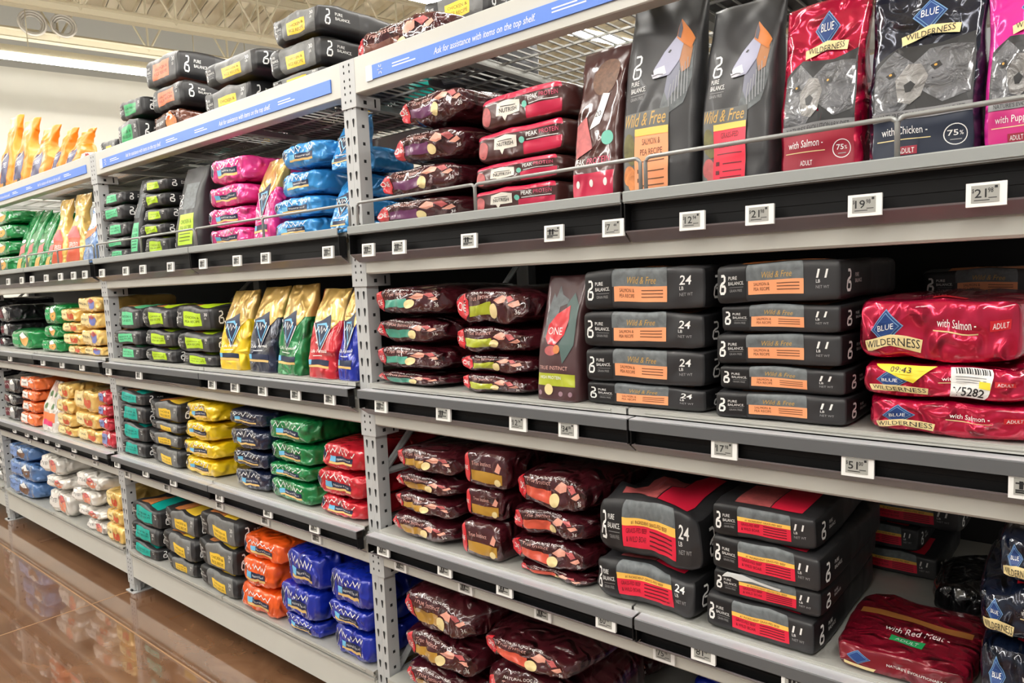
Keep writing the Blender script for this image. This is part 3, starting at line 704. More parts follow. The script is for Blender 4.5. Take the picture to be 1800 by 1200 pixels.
def standing(W, T, H, p=6.0, taper=0.05, waist=0.0, e=2.0, lean=0.08, wr=0.003, freq=9.0, flop=0.0, seed=0):
    def fn(a, b, c):
        h = (c + 1) / 2
        mx = max(abs(a), abs(b))
        s = mx / ((abs(a) ** p + abs(b) ** p) ** (1 / p)) if mx > 0 else 1
        th = T / 2 * max(0.0, 1 - h ** e) + 0.006
        hw = W / 2 * (1 - taper * h - waist * math.sin(math.pi * min(1, max(0, (h - .35) / .65))) ** 2)
        if h < 0.08:
            hw *= 1 - (0.08 - h) * .5
        x = a * s * hw
        y = b * s * th + lean * H * h ** 1.6 + flop * H * max(0, h - .6) ** 2
        z = h * H
        q = (x, y, z)
        n = nv(q, freq, seed); n2 = nv(q, freq * 2.6, seed + 9)
        k = min(1, h * 6)
        x += n.x * wr * k
        y += (n.y * wr * 1.6 + n2.y * wr * .7) * k
        z = max(0.0, z + n.z * wr * k)
        return (x, y + T / 2, z)
    return fn

# printed items -------------------------------------------------------------
def R(part, m, a0, b0, a1, b1, f='F'): return ('rect', part, m, f, (a0, b0, a1, b1))
def X(part, m, s, a, b, h, f='F', it=0.0, bo=0.0, fit=None, ctr=False): return ('text', part, m, f, (s, a, b, h, it, bo, fit, ctr))
def LN(part, m, pts, w, f='F'): return ('line', part, m, f, (pts, w))
def EL(part, m, a, b, ra, rb, f='F', n=20): return ('ell', part, m, f, (a, b, ra, rb, n))
def RING(part, m, a, b, r, w, f='F'): return ('ring', part, m, f, (a, b, r, w))
def PG(part, m, pts, f='F'): return ('poly', part, m, f, pts)

SPLIT = ('wolf_eye', 'food_picture', 'round_mark', 'adult_tag', 'colour_strip', 'crimson_panel', 'gold_top', 'benefit_icon', 'top_picture', 'info_bar')
def item_box(S, kind, f, g):
    fw_, fh_ = S.size(f)
    if kind == 'rect': return g
    if kind == 'text':
        return (g[1] - (g[6] or 1) * (.5 if g[7] else 0), g[2] - .1 * g[3], g[1] + (g[6] or 1.5) * (.5 if g[7] else 1), g[2] + g[3])
    if kind == 'ell': return (g[0] - g[2], g[1] - g[3], g[0] + g[2], g[1] + g[3])
    if kind == 'ring': return (g[0] - 2 * g[2] / fw_, g[1] - 2 * g[2] / fh_, g[0] + 2 * g[2] / fw_, g[1] + 2 * g[2] / fh_)
    P = g[0] if kind == 'line' else g
    return (min(p[0] for p in P), min(p[1] for p in P), max(p[0] for p in P), max(p[1] for p in P))

def print_items(S, items):
    parts, boxes = {}, []
    order = []
    for li, (kind, part, m, f, g) in enumerate(items):
        if part in SPLIT:
            part = '%s#%d' % (part, li)
        if part not in parts:
            parts[part] = MB(); order.append(part)
        mb = parts[part]
        bb = item_box(S, kind, f, g)
        lay = 1 + max([l for (f2, b2, l) in boxes if f2 == f and b2[0] < bb[2] and bb[0] < b2[2] and b2[1] < bb[3] and bb[1] < b2[3]], default=0)
        boxes.append((f, bb, lay))
        off = 0.0004 + 0.0008 * lay
        fw_, fh_ = S.size(f)
        def put(uvs, faces):
            k = mb.mi(m); n = len(mb.v)
            mb.v += [tuple(S.at(f, u, v, off)) for u, v in uvs]
            for q in faces:
                mb.f.append([n + i for i in q]); mb.m.append(k)
        if kind == 'rect':
            us, ws = S.cuts(f, 0, g[0], g[2]), S.cuts(f, 1, g[1], g[3])
            uv = [(u, v) for v in ws for u in us]; nu = len(us)
            put(uv, [[j * nu + i, j * nu + i + 1, (j + 1) * nu + i + 1, (j + 1) * nu + i] for j in range(len(ws) - 1) for i in range(nu - 1)])
        elif kind == 'text':
            s, a, b, h, it, bo, fit, ctr = g
            vs_, fs, w = text_tris(s, it, bo)
            sv = h
            su = h * (fh_ / 2) / (fw_ / 2)
            if fit: su = fit / max(w, 1e-6)
            a0 = a - w * su / 2 if ctr else a
            put([(a0 + x * su, b + y * sv) for x, y in vs_], fs)
        elif kind == 'line':
            pts, w = g
            P = [Vector((p[0] * fw_ / 2, p[1] * fh_ / 2)) for p in pts]
            uv, fa = [], []
            for i, p in enumerate(P):
                d = (P[min(i + 1, len(P) - 1)] - P[max(i - 1, 0)])
                d = d.normalized() if d.length > 0 else Vector((1, 0))
                nn = Vector((-d.y, d.x)) * w / 2
                for q in (p + nn, p - nn):
                    uv.append((q.x / (fw_ / 2), q.y / (fh_ / 2)))
                if i: fa.append([2 * i - 2, 2 * i - 1, 2 * i + 1, 2 * i])
            put(uv, fa)
        elif kind == 'ell':
            a, b, ra, rb, n = g
            uv = [(a, b)]
            for rr in (.5, 1):
                uv += [(a + ra * rr * math.cos(2 * math.pi * i / n), b + rb * rr * math.sin(2 * math.pi * i / n)) for i in range(n)]
            fa = [[0, 1 + i, 1 + (i + 1) % n] for i in range(n)]
            fa += [[1 + i, 1 + n + i, 1 + n + (i + 1) % n, 1 + (i + 1) % n] for i in range(n)]
            put(uv, fa)
        elif kind == 'ring':
            a, b, r, w = g; n = 24; uv = []
            for i in range(n):
                for q in (r, r - w):
                    uv.append((a + q * math.cos(2 * math.pi * i / n) / (fw_ / 2), b + q * math.sin(2 * math.pi * i / n) / (fh_ / 2)))
            put(uv, [[2 * i, (2 * i + 2) % (2 * n), (2 * i + 3) % (2 * n), 2 * i + 1] for i in range(n)])
        elif kind == 'poly':
            from mathutils.geometry import tessellate_polygon
            tri = tessellate_polygon([[Vector((p[0], p[1], 0)) for p in g]])
            uv = list(g); tri = [list(t) for t in tri]
            for _ in range(6):                      # split long edges so the print follows the skin
                out = []
                for t in tri:
                    e = [(abs(uv[t[i]][0] - uv[t[(i + 1) % 3]][0]) + abs(uv[t[i]][1] - uv[t[(i + 1) % 3]][1]), i) for i in range(3)]
                    ln, i = max(e)
                    if ln > .12:
                        p, q, r_ = t[i], t[(i + 1) % 3], t[(i + 2) % 3]
                        uv.append(((uv[p][0] + uv[q][0]) / 2, (uv[p][1] + uv[q][1]) / 2)); k = len(uv) - 1
                        out += [[p, k, r_], [k, q, r_]]
                    else: out.append(t)
                tri = out
            put(uv, tri)
    # every printed patch faces outwards
    return [(p.split('#')[0], parts[p].mesh(p.split('#')[0].split('>')[-1], True)) for p in order]

# printed artwork ----------------------------------------------------------
def logo_b(a, b, h, S, f='F', m=None, part='logo'):
    """the hooked two-storey letter of the charcoal bags; h in v units, S the print's width / height ratio"""
    m = m or WHITE
    k = h * S * .62
    hook = [(.35, 1.0), (.75, 1.0), (.86, .92), (.87, .7), (.76, .62), (.45, .55)]
    loop = [(.47, .55), (.3, .46), (.2, .12), (.3, 0), (.78, 0), (.92, .1), (.95, .28), (.86, .4), (.45, .41)]
    w = 0.006
    return [LN(part, m, [(a + x * k, b + y * h) for x, y in hook], w, f), LN(part, m, [(a + x * k, b + y * h) for x, y in loop], w, f)]

def diamond(a, b, ra, rb, f='F'):
    c1, c2 = ink('diamond_blue', (28, 62, 122)), ink('diamond_pale', (120, 160, 200))
    def dm(k): return [(a - ra * k, b), (a, b - rb * k), (a + ra * k, b), (a, b + rb * k)]
    return [PG('emblem', c2, dm(1), f), PG('emblem', c1, dm(.92), f), PG('emblem', c2, dm(.8), f), PG('emblem', c1, dm(.74), f)]

def scrawl(a0, a1, b, h, seed, n=14):
    rr = random.Random(seed); pts = []
    for i in range(n):
        t = i / (n - 1)
        pts.append((a0 + (a1 - a0) * t, b + (h if i % 2 else -h) * rr.uniform(.3, 1)))
    return pts

FUR = mat('print_grey_fur', (92, 97, 99), 0.5, var=0.4, scale=45)
FURL = mat('print_pale_fur', (108, 109, 108), 0.5, bump=.3, var=0.2, scale=14)
CHG = film('print_charcoal_field', (70, 70, 71), 0.45, 0.2, 6, coat=0.05)
FURW = mat('print_wolf_fur', (66, 67, 70), 0.3, bump=.6, var=0.9, scale=26, coat=.8)
MUZ = mat('print_wolf_muzzle', (112, 111, 110), 0.3, bump=.6, var=0.6, scale=30, coat=.8)
KIB = mat('print_kibble', (92, 66, 50), 0.5, var=0.6, scale=70)
FOOD = mat('print_carrots', (214, 120, 66), 0.5, var=0.35, scale=30)
MEAT = mat('print_meat', (168, 84, 84), 0.45, var=0.4, scale=30)
VEG = mat('print_greens', (92, 88, 50), 0.5, var=0.5, scale=40)
CREAM = ink('cream', (226, 206, 150))
GOLDI = ink('gold', (196, 158, 84))
GREYI = ink('grey_line', (150, 150, 150))

CH = film('film_charcoal', (44, 44, 46), 0.46, 0.2, 6, coat=0.05)
CHB = ink('charcoal_black', (20, 20, 22), 0.45)

def pb_end(label, rgb, S, size=None, stripe=False, dark=(60, 40, 20), side=True, words=('SALMON &', 'PEA RECIPE')):
    lm = ink('label_' + label, rgb, .42)
    dk = ink('label_text_' + label, [v * .42 for v in rgb])
    it = [R('black_band', CHB, -1, -1, -.46, 1)]
    it += logo_b(-.93, -.45, .9, S * 1.0)
    it += [X('lettering', WHITE, 'PURE', -.74, .22, .18, fit=.14), X('lettering', WHITE, 'BALANCE.', -.74, -.06, .18, fit=.25),
           R('lettering', GREYI, -.72, -.2, -.5, -.18), X('lettering', GREYI, 'GRAIN FREE', -.72, -.42, .13, fit=.2)]
    if stripe:
        it += [R('fur_picture', FUR, -.45, .32, .55, .99), R('stripe_panel', ink('stripe_yellow', (250, 196, 92)), -.45, .1, .55, .36),
               X('stripe_panel>recipe_lettering', dk, '#1 INGREDIENT GRASS-FED BEEF', -.3, .16, .12, fit=.7),
               R('label_panel', lm, -.45, -.62, .55, .1)]
        it += [X('label_panel>recipe_lettering', dk, words[0], -.38, -.16, .17, fit=.36), X('label_panel>recipe_lettering', dk, words[1], -.38, -.44, .17, fit=.36)]
        it += [R('label_panel>recipe_lettering', dk, .05, y, .48, y + .05) for y in (-.05, -.2, -.35, -.5)]
    elif size:
        it += [R('fur_picture', FUR, -.45, .1, .42, .99), X('lettering', GOLDI, 'Wild & Free', -.2, .22, .32, it=.3, fit=.45),
               R('label_panel', lm, -.42, -.6, .42, .1)]
        it += [X('label_panel>recipe_lettering', dk, words[0], -.33, -.17, .17, fit=.24), X('label_panel>recipe_lettering', dk, words[1], -.33, -.42, .17, fit=.24)]
        it += [R('label_panel>recipe_lettering', dk, .02, y, .36, y + .04) for y in (-.1, -.25, -.4)]
    else:
        gr = FURL if label == 'yellow' else CHG
        a0, b0, a1, b1 = {'yellow': (-.25, -.7, .42, .2), 'teal': (-.5, -.6, .5, .7)}.get(label, (-.42, -.62, .46, .5))
        it += [R('fur_picture', gr, -.46, -.99, .82, .99), R('label_panel', lm, a0, b0, a1, b1)]
        it += [X('label_panel>recipe_lettering', dk, words[0], a0 + .08, (b0 + b1) / 2 + .04, .2, fit=(a1 - a0) * .8), X('label_panel>recipe_lettering', dk, words[1], a0 + .08, (b0 + b1) / 2 - .3, .2, fit=(a1 - a0) * .8)]
    if size:
        it += [X('weight_mark', WHITE, size, .6, .12, .42, it=.15, bo=.012, fit=.18), X('weight_mark', WHITE, 'LB', .6, -.12, .16, fit=.06),
               X('weight_mark', GREYI, 'NET WT', .6, -.38, .14, fit=.2)]
    else:
        it += [X('weight_mark', WHITE, '30', .62, .2, .3, fit=.12), X('weight_mark', WHITE, 'LB', .62, -.1, .18, fit=.07)]
    if side:
        it += [R('side_band', CHB, -.98, -.9, -.2, .9, 'R')] + logo_b(-.9, -.5, .95, S * .75, 'R')
        it += [X('lettering', WHITE, 'PURE', -.68, .12, .2, 'R'), X('lettering', WHITE, 'BALANCE.', -.68, -.18, .2, 'R')]
    it += [R('top_picture', MEAT if stripe else FOOD, -.6, -.9, .1, -.3, 'T'), R('top_picture', lm, .12, -.9, .7, -.2, 'T')]
    return it

def one_end(strip, rgb, tall=False):
    red = film('film_leaf_red', (205, 36, 48), .3, .4, 9)
    sm = film('film_strip_' + strip, rgb, .3, .4, 9)
    leaf = [(-1, -.55), (-.9, -.85), (-.66, -.8), (-.56, -.3), (-.58, .4), (-.74, .86), (-.9, .7), (-1, .3)]
    pk = ink('food_pink', (226, 160, 140), .3)
    it = [PG('leaf_emblem', red, leaf), LN('logo', WHITE, [(-.9, -.2), (-.93, 0), (-.88, .22), (-.8, .2), (-.76, 0), (-.8, -.2), (-.9, -.2)], .004),
          X('logo', WHITE, 'NE', -.76, -.15, .36, fit=.14)]
    it += [X('lettering', ink('pale_rose', (206, 160, 150)), 'True Instinct', -.5, .38, .26, it=.2, fit=.6),
           R('colour_strip', sm, -.54, -.5, .1, .12), EL('food_picture', CREAM, .16, -.3, .1, .32),
           PG('food_picture', pk, [(.15, .2), (.32, .62), (.46, .5), (.42, .16), (.28, .05)]),
           PG('food_picture', MEAT, [(.44, .5), (.62, .6), (.7, .3), (.56, .12)]),
           PG('food_picture', pk, [(.55, .0), (.78, .3), (.84, .05), (.7, -.12)]),
           X('weight_mark', WHITE, '36', .72, -.5, .3, fit=.12), X('lettering', WHITE, 'NATURAL DOG FOOD', -.5, .72, .13, fit=.9)]
    if tall:
        it = [PG('leaf_emblem', red, leaf), X('logo', WHITE, 'ONE', -.95, -.1, .24, fit=.3),
              X('lettering', ink('pale_rose', (206, 160, 150)), 'True Instinct', -.45, .2, .2, fit=.8), R('colour_strip', sm, -.5, -.6, .8, -.05),
              PG('food_picture', pk, [(.5, .05), (.68, .5), (.8, .3), (.7, .0)]), EL('food_picture', CREAM, .6, -.5, .14, .2)]
    return it

def life_end(c, seed):
    lb, nv_, tan = ink('bar_sky', (110, 185, 225)), ink('bar_navy', (22, 34, 66)), ink('bar_tan', (222, 186, 116))
    it = [PG('emblem', nv_, [(-.97, .1), (-.84, -.5), (-.7, .1), (-.84, .65)]), LN('emblem', WHITE, [(-.97, .1), (-.84, -.5), (-.7, .1), (-.84, .65), (-.97, .1)], .004)]
    it += [LN('script', WHITE, scrawl(-.66, .62, .45, .28, seed), .006),
           R('info_bar', lb, -.52, -.32, -.25, .1), R('info_bar', nv_, -.25, -.32, .55, .1), R('info_bar', tan, -.52, -.5, .55, -.34),
           X('lettering', WHITE, 'Natural Food', -.2, -.2, .16, fit=.65)]
    return it

def wild_end(food, sticker=False, pat=None):
    tagr = ink('adult_red', (196, 26, 40))
    it = diamond(-.56, .02, .2, .62)
    it += [X('emblem>emblem_lettering', WHITE, 'BLUE', -.56, -.06, .2, fit=.2, ctr=True),
           PG('ribbon', CREAM, [(-.86, -.72), (-.5, -.62), (-.16, -.72), (-.14, -.35), (-.5, -.24), (-.88, -.35)]),
           X('ribbon>ribbon_lettering', BLACK, 'WILDERNESS', -.83, -.6, .24, fit=.66),
           X('lettering', WHITE, 'with %s -' % food, .02, .1, .24, fit=.44), R('lettering', CREAM, -.02, -.05, .48, -.01)]
    it += [R('adult_tag', tagr, .6, .0, .86, .3), X('adult_tag>tag_lettering', WHITE, 'ADULT', .63, .06, .17, fit=.2)]
    it += [X('lettering', WHITE, food, -.4, -.6, .05, 'T', fit=.4), R('adult_tag', tagr, -.1, -.85, .3, -.75, 'T')]
    if sticker:
        it += [PG('date_sticker', ink('sticker_yellow', (238, 214, 60)), [(-.82, .95), (-.3, -.05), (-.02, .95)]),
               X('date_sticker>date_lettering', BLACK, '09:43', -.55, .52, .3, fit=.25),
               PG('stock_sticker', WHITE, [(.12, .95), (.1, -.85), (.52, -.85), (.6, .95)]),
               X('stock_sticker>stock_number', BLACK, 'V5282', .13, -.72, .46, bo=.015, fit=.36)]
        it += [R('stock_sticker>barcode', BLACK, .17 + .028 * i, .55, .17 + .028 * i + (.018 if i % 3 else .01), .88) for i in range(14)]
        it += [R('stock_sticker>small_print', GREYI, .16, y, .5, y + .05) for y in (.35, .2, .05)]
        it += [R('yellow_flash', ink('sticker_yellow', (238, 214, 60)), .42, -.2, .55, .2)]
    return it

def peak_end():
    wb = ink('bubble_white', (232, 226, 214))
    cr = film('film_crimson_panel', (200, 30, 72), .32, .3, 8)
    it = [R('crimson_panel', cr, -.98, .55, .98, .99), R('crimson_panel', cr, .12, -.85, .95, -.1), EL('food_picture', MEAT, -.82, -.2, .16, .6),
          PG('speech_bubble', wb, [(-.52, -.3), (-.38, -.35), (-.34, -.65), (-.28, -.35), (-.02, -.3), (.0, .38), (-.25, .52), (-.5, .4)]),
          R('speech_bubble>bubble_lettering', BLACK, -.42, .16, -.1, .2), X('speech_bubble>bubble_lettering', BLACK, 'NUTRISH', -.44, -.16, .24, bo=.01, fit=.36),
          X('lettering', WHITE, 'PEAK', .2, .18, .26, bo=.01, fit=.22), X('lettering', ink('rose', (220, 90, 120)), 'PROTEIN', .45, .18, .26, fit=.4),
          EL('round_mark', ink('mint_mark', (110, 190, 170)), .1, .02, .06, .2), R('lettering', WHITE, .2, -.02, .85, .02)]
    return it

def misc_end(seed, a, b, c, words):
    rr = random.Random(seed)
    it = [R('label_panel', a, -.75, -.5, .05, .6), EL('food_picture', b, .38, -.05, .3, .55), PG('food_picture', c, [(.1, .4), (.35, .8), (.6, .3), (.3, .1)]),
          X('lettering', BLACK if sum(a.node_tree.nodes['Principled BSDF'].inputs[0].default_value[:3]) > 1 else WHITE, words, -.68, -.05, .3, fit=.6)]
    return it

def pb_front(label, rgb, S, food, stripe=False, fox=True, words=('SALMON &', 'PEA RECIPE')):
    lm = ink('label_' + label, rgb, .42)
    dk = ink('label_text_' + label, [v * .42 for v in rgb])
    it = []
    if fox:
        rust = ink('fox_rust', (200, 118, 56))
        it += [PG('fox_picture', FUR, [(.29, .15), (.1, -.15), (.25, -.24), (.7, -.14), (.95, .1), (.98, .45), (.6, .42), (.4, .27)]),
               PG('fox_picture', ink('fox_cheek', (122, 124, 140)), [(.24, .16), (.55, .3), (.56, .05), (.3, -.1), (.2, .0)]),
               PG('fox_picture', ink('fox_temple', (176, 122, 84)), [(.58, .46), (.92, .4), (.84, .2), (.62, .16), (.54, .3)]),
               PG('fox_picture', ink('fox_pale', (160, 161, 184)), [(-.2, .2), (-.12, .27), (.09, .41), (.4, .54), (.62, .46), (.55, .3), (.29, .16), (.0, .15), (-.14, .15)]),
               PG('fox_picture', ink('fox_muzzle', (206, 207, 216)), [(-.2, .2), (-.1, .25), (.14, .27), (.22, .18), (.0, .15), (-.14, .15)]),
               PG('fox_picture', rust, [(.4, .52), (.42, .62), (.46, .71), (.62, .63), (.98, .47), (.85, .38), (.62, .44)]),
               PG('fox_picture', ink('fox_ear', (84, 82, 92)), [(.42, .53), (.43, .62), (.46, .69), (.54, .6), (.52, .5)]),
               PG('fox_picture', BLACK, [(-.22, .2), (-.15, .235), (-.12, .19)]), LN('fox_picture', ink('fox_mouth', (70, 66, 74)), [(-.16, .17), (.0, .185), (.14, .175)], .002),
               PG('fox_picture', BLACK, [(.19, .395), (.25, .42), (.3, .41), (.25, .385)])]
        for q in range(7):
            it.append(LN('fox_picture', ink('fox_strand', (150, 152, 156)), [(.36 + .07 * q, .06 + .04 * q), (.32 + .08 * q, -.06 + .02 * q), (.34 + .075 * q, -.16 + .02 * q)], .0025))
    it += [X('lettering', WHITE, 'PURE', -.8, .12, .05, fit=.26), X('lettering', WHITE, 'BALANCE.', -.8, .05, .05, fit=.46), R('lettering', GREYI, -.8, .02, -.36, .025),
           X('lettering', GREYI, 'GRAIN FREE', -.8, -.03, .035, fit=.4)]
    it += logo_b(-.82, .2, .22, S)
    it += [R('fur_picture', mat('print_slate', (92, 94, 92), .5, var=.3, scale=12), -.97, -.96, .36, -.16), X('script', GOLDI, 'Wild & Free', -.92, -.3, .13, it=.3, bo=.006, fit=1.2),
           EL('food_picture', VEG, -.76, -.5, .2, .14), EL('food_picture', VEG, -.62, -.6, .16, .08), EL('food_picture', food, -.74, -.78, .2, .1), EL('food_picture', food, -.62, -.86, .14, .08)]
    it += [R('label_panel', lm, -.55, -.93, .36, -.36)]
    it += [R('stripe_panel', ink('stripe_yellow', (250, 196, 92)), -.55, -.4, .36, -.33)]
    it += [X('label_panel>recipe_lettering', dk, words[0], -.09, -.49, .06, fit=.5, ctr=True), X('label_panel>recipe_lettering', dk, words[1], -.09, -.59, .06, fit=.6, ctr=True),
           R('label_panel>recipe_lettering', dk, -.45, -.66, .26, -.65), R('label_panel>recipe_lettering', dk, -.47, -.77, -.37, -.73), R('label_panel>recipe_lettering', dk, -.27, -.76, .26, -.75),
           R('label_panel>recipe_lettering', dk, -.47, -.86, -.37, -.82), R('label_panel>recipe_lettering', dk, -.27, -.84, .26, -.83), R('label_panel>recipe_lettering', dk, -.35, -.9, .26, -.89)]
    return it

def pb_front_small(label, rgb, S):
    lm = ink('label_' + label, rgb, .42)
    dk = ink('label_text_' + label, [v * .42 for v in rgb])
    it = [R('fur_picture', FUR, -.5, .0, .6, .62)] + logo_b(-.85, .1, .26, S)
    it += [X('lettering', WHITE, 'BALANCE.', -.85, .02, .05, fit=.4), R('label_panel', lm, -.6, -.85, .6, -.12),
           X('label_panel>recipe_lettering', dk, 'CHICKEN &', -.45, -.35, .1, fit=.9), X('label_panel>recipe_lettering', dk, 'PEA RECIPE', -.45, -.5, .1, fit=.9)]
    it += [R('label_panel>recipe_lettering', dk, -.45, y, .4, y + .02) for y in (-.6, -.68, -.76)]
    return it

def wild_front(food, base, band):
    tagr = band
    it = [PG('wolf_picture', BLACK, [(-.97, -.5), (-.97, .18), (-.5, .34), (.3, .3), (.97, .36), (.97, -.5)]),
          PG('wolf_picture', FURW, [(-.9, -.42), (-.95, .1), (-.55, .3), (-.2, .12), (.1, .26), (.5, .26), (.92, .22), (.9, -.3), (.4, -.36), (0, -.2), (-.4, -.44)]),
          PG('wolf_picture', MUZ, [(-.5, -.05), (-.3, .12), (-.05, .1), (.1, -.05), (.0, -.26), (-.2, -.34), (-.42, -.3)]),
          PG('wolf_picture', BLACK, [(-.34, -.12), (-.22, -.08), (-.12, -.13), (-.2, -.2), (-.3, -.2)]),
          PG('wolf_picture', BLACK, [(-.7, .02), (-.55, .06), (-.5, .0), (-.62, -.02)]), PG('wolf_picture', BLACK, [(.12, .06), (.28, .1), (.34, .04), (.2, .0)]),
          EL('wolf_eye', ink('eye_amber', (196, 150, 60)), -.6, .025, .03, .014), EL('wolf_eye', ink('eye_amber', (196, 150, 60)), .22, .055, .03, .014)]
    it += diamond(.06, .66, .3, .2)
    it += [X('emblem>emblem_lettering', WHITE, 'BLUE', .06, .63, .09, fit=.3, ctr=True),
           PG('ribbon', CREAM, [(-.42, .34), (.1, .42), (.62, .36), (.64, .46), (.1, .52), (-.44, .45)]), X('ribbon>ribbon_lettering', BLACK, 'WILDERNESS', -.36, .4, .07, fit=.9),
           R('lower_panel', band, -.97, -.96, .97, -.5), R('slogan_band', ink('slogan_grey', (120, 120, 122)), -.97, -.5, .97, -.4),
           X('lettering', BLACK, 'NATURE\'S EVOLUTIONARY DIET', -.8, -.48, .055, fit=1.6),
           X('lettering', WHITE, 'with %s -' % food, -.75, -.66, .085, fit=.9), R('lettering', CREAM, -.85, -.72, .2, -.71),
           R('adult_tag', ink('adult_soft', (150, 30, 52)), -.45, -.88, -.05, -.79), X('adult_tag>tag_lettering', WHITE, 'ADULT', -.4, -.865, .055, fit=.3),
           RING('round_mark', WHITE, .62, -.72, .024, .002), X('round_mark', WHITE, '75', .48, -.73, .06, bo=.01, fit=.18), X('round_mark', WHITE, '%', .68, -.73, .045, fit=.07), R('round_mark', GREYI, .52, -.78, .72, -.77)]
    return it

def life_front(c, gold=True):
    lb, nv_, tan = ink('bar_sky', (110, 185, 225)), ink('bar_navy', (22, 34, 66)), ink('bar_tan', (222, 186, 116))
    gd = film('film_gold_foil', (214, 178, 100), .3, .5, 10, .35)
    it = []
    if gold:
        it += [R('gold_top', gd, -1, .3, 1, 1), PG('gold_top', gd, [(-1, .31), (1, .31), (.5, .1), (0, .2), (-.5, .1)]),
               R('gold_top', gd, -1, .3, 1, 1, 'R')]
    it += [PG('emblem', nv_, [(-.85, .22), (0, -.42), (.5, .1), (.3, .42), (-.2, .3)]),
           PG('emblem', lb, [(-.6, .2), (0, -.28), (.35, .08), (.1, .24)]), PG('emblem', nv_, [(-.5, .18), (0, -.22), (.27, .08), (.05, .18)]),
           LN('emblem', WHITE, [(-.85, .22), (0, -.42), (.5, .1)], .006), LN('emblem', WHITE, scrawl(-.5, .3, .08, .1, 3, 8), .006),
           X('lettering', WHITE, 'Life Formula', -.6, -.42 if gold else -.5, .075, it=.2, fit=1.2), R('lettering', WHITE, -.5, -.5, .2, -.485),
           R('info_bar', lb, -.85, -.7, -.6, -.58), R('info_bar', nv_, -.6, -.7, .7, -.58), R('info_bar', tan, -.85, -.76, .7, -.71)]
    return it

# kind: (form, nominal width, depth, height, shape options, film, items, description)
PEACH, RED, LIME, MINT, TEAL, YEL = (242, 160, 112), (226, 36, 66), (184, 220, 32), (96, 204, 146), (0, 168, 154), (246, 204, 62)
CRISP = dict(p=10.0, wr=.004, freq=6.0, sag=.12)
SOFT = dict(p=6.0, wr=.008, freq=6.0, sag=.2)
FOIL = dict(p=5.5, wr=.009, freq=9.0, sag=.16)
PILLOW = dict(p=4.2, wr=.014, freq=9.0, sag=.16, pinch=.55)
MAROON = film('film_maroon', (66, 18, 26), .2, .95, 12, coat=1.0)
def fl(n, c): return film('film_' + n, c, .24, .75, 10, .15, .8)
YELLOW, NAVY, GREEN, REDF, PINK, SKY, ROYAL, ORANGE = (fl('yellow', (240, 202, 22)), fl('navy', (22, 32, 60)), fl('green', (12, 122, 62)), fl('red', (196, 30, 46)),
    fl('pink', (226, 52, 138)), fl('sky', (54, 146, 214)), fl('royal', (16, 40, 160)), fl('orange', (240, 92, 24)))
CRIM, NAVW, PINKW = film('film_crimson', (190, 14, 62), .22, .95, 12, .45, .8), film('film_deep_navy', (14, 24, 44), .2, .95, 12, .3, .9), fl('hot_pink', (216, 44, 152))
GREENB, CREAMB, WHITEB, BLUEB, DARKB, ORB = fl('kelly', (16, 134, 64)), fl('cream_yellow', (236, 196, 110)), fl('pearl', (222, 218, 210)), fl('steel_blue', (88, 128, 182)), fl('ink_black', (38, 36, 40)), fl('coral', (236, 112, 50))
LITTER = film('film_amber', (230, 128, 10), .5, .4, 8, coat=.1); BROWN = fl('brown', (96, 52, 36)); PEAKM = film('film_peak', (74, 40, 38), .3, .5, 9, coat=.6); RB = fl('brick', (190, 44, 60))
W24, W11, W1, WL = (.41, .7, .11), (.335, .56, .085), (.38, .5, .11), (.34, .52, .11)
def LY(dim, opt, film_, items, desc): return ('L', dim, opt, film_, items, desc)
def ST(dim, opt, film_, items, desc): return ('T', dim, opt, film_, items, desc)
BOX = (.3, .12, .4)
def sS(d): return d[2] / d[0]
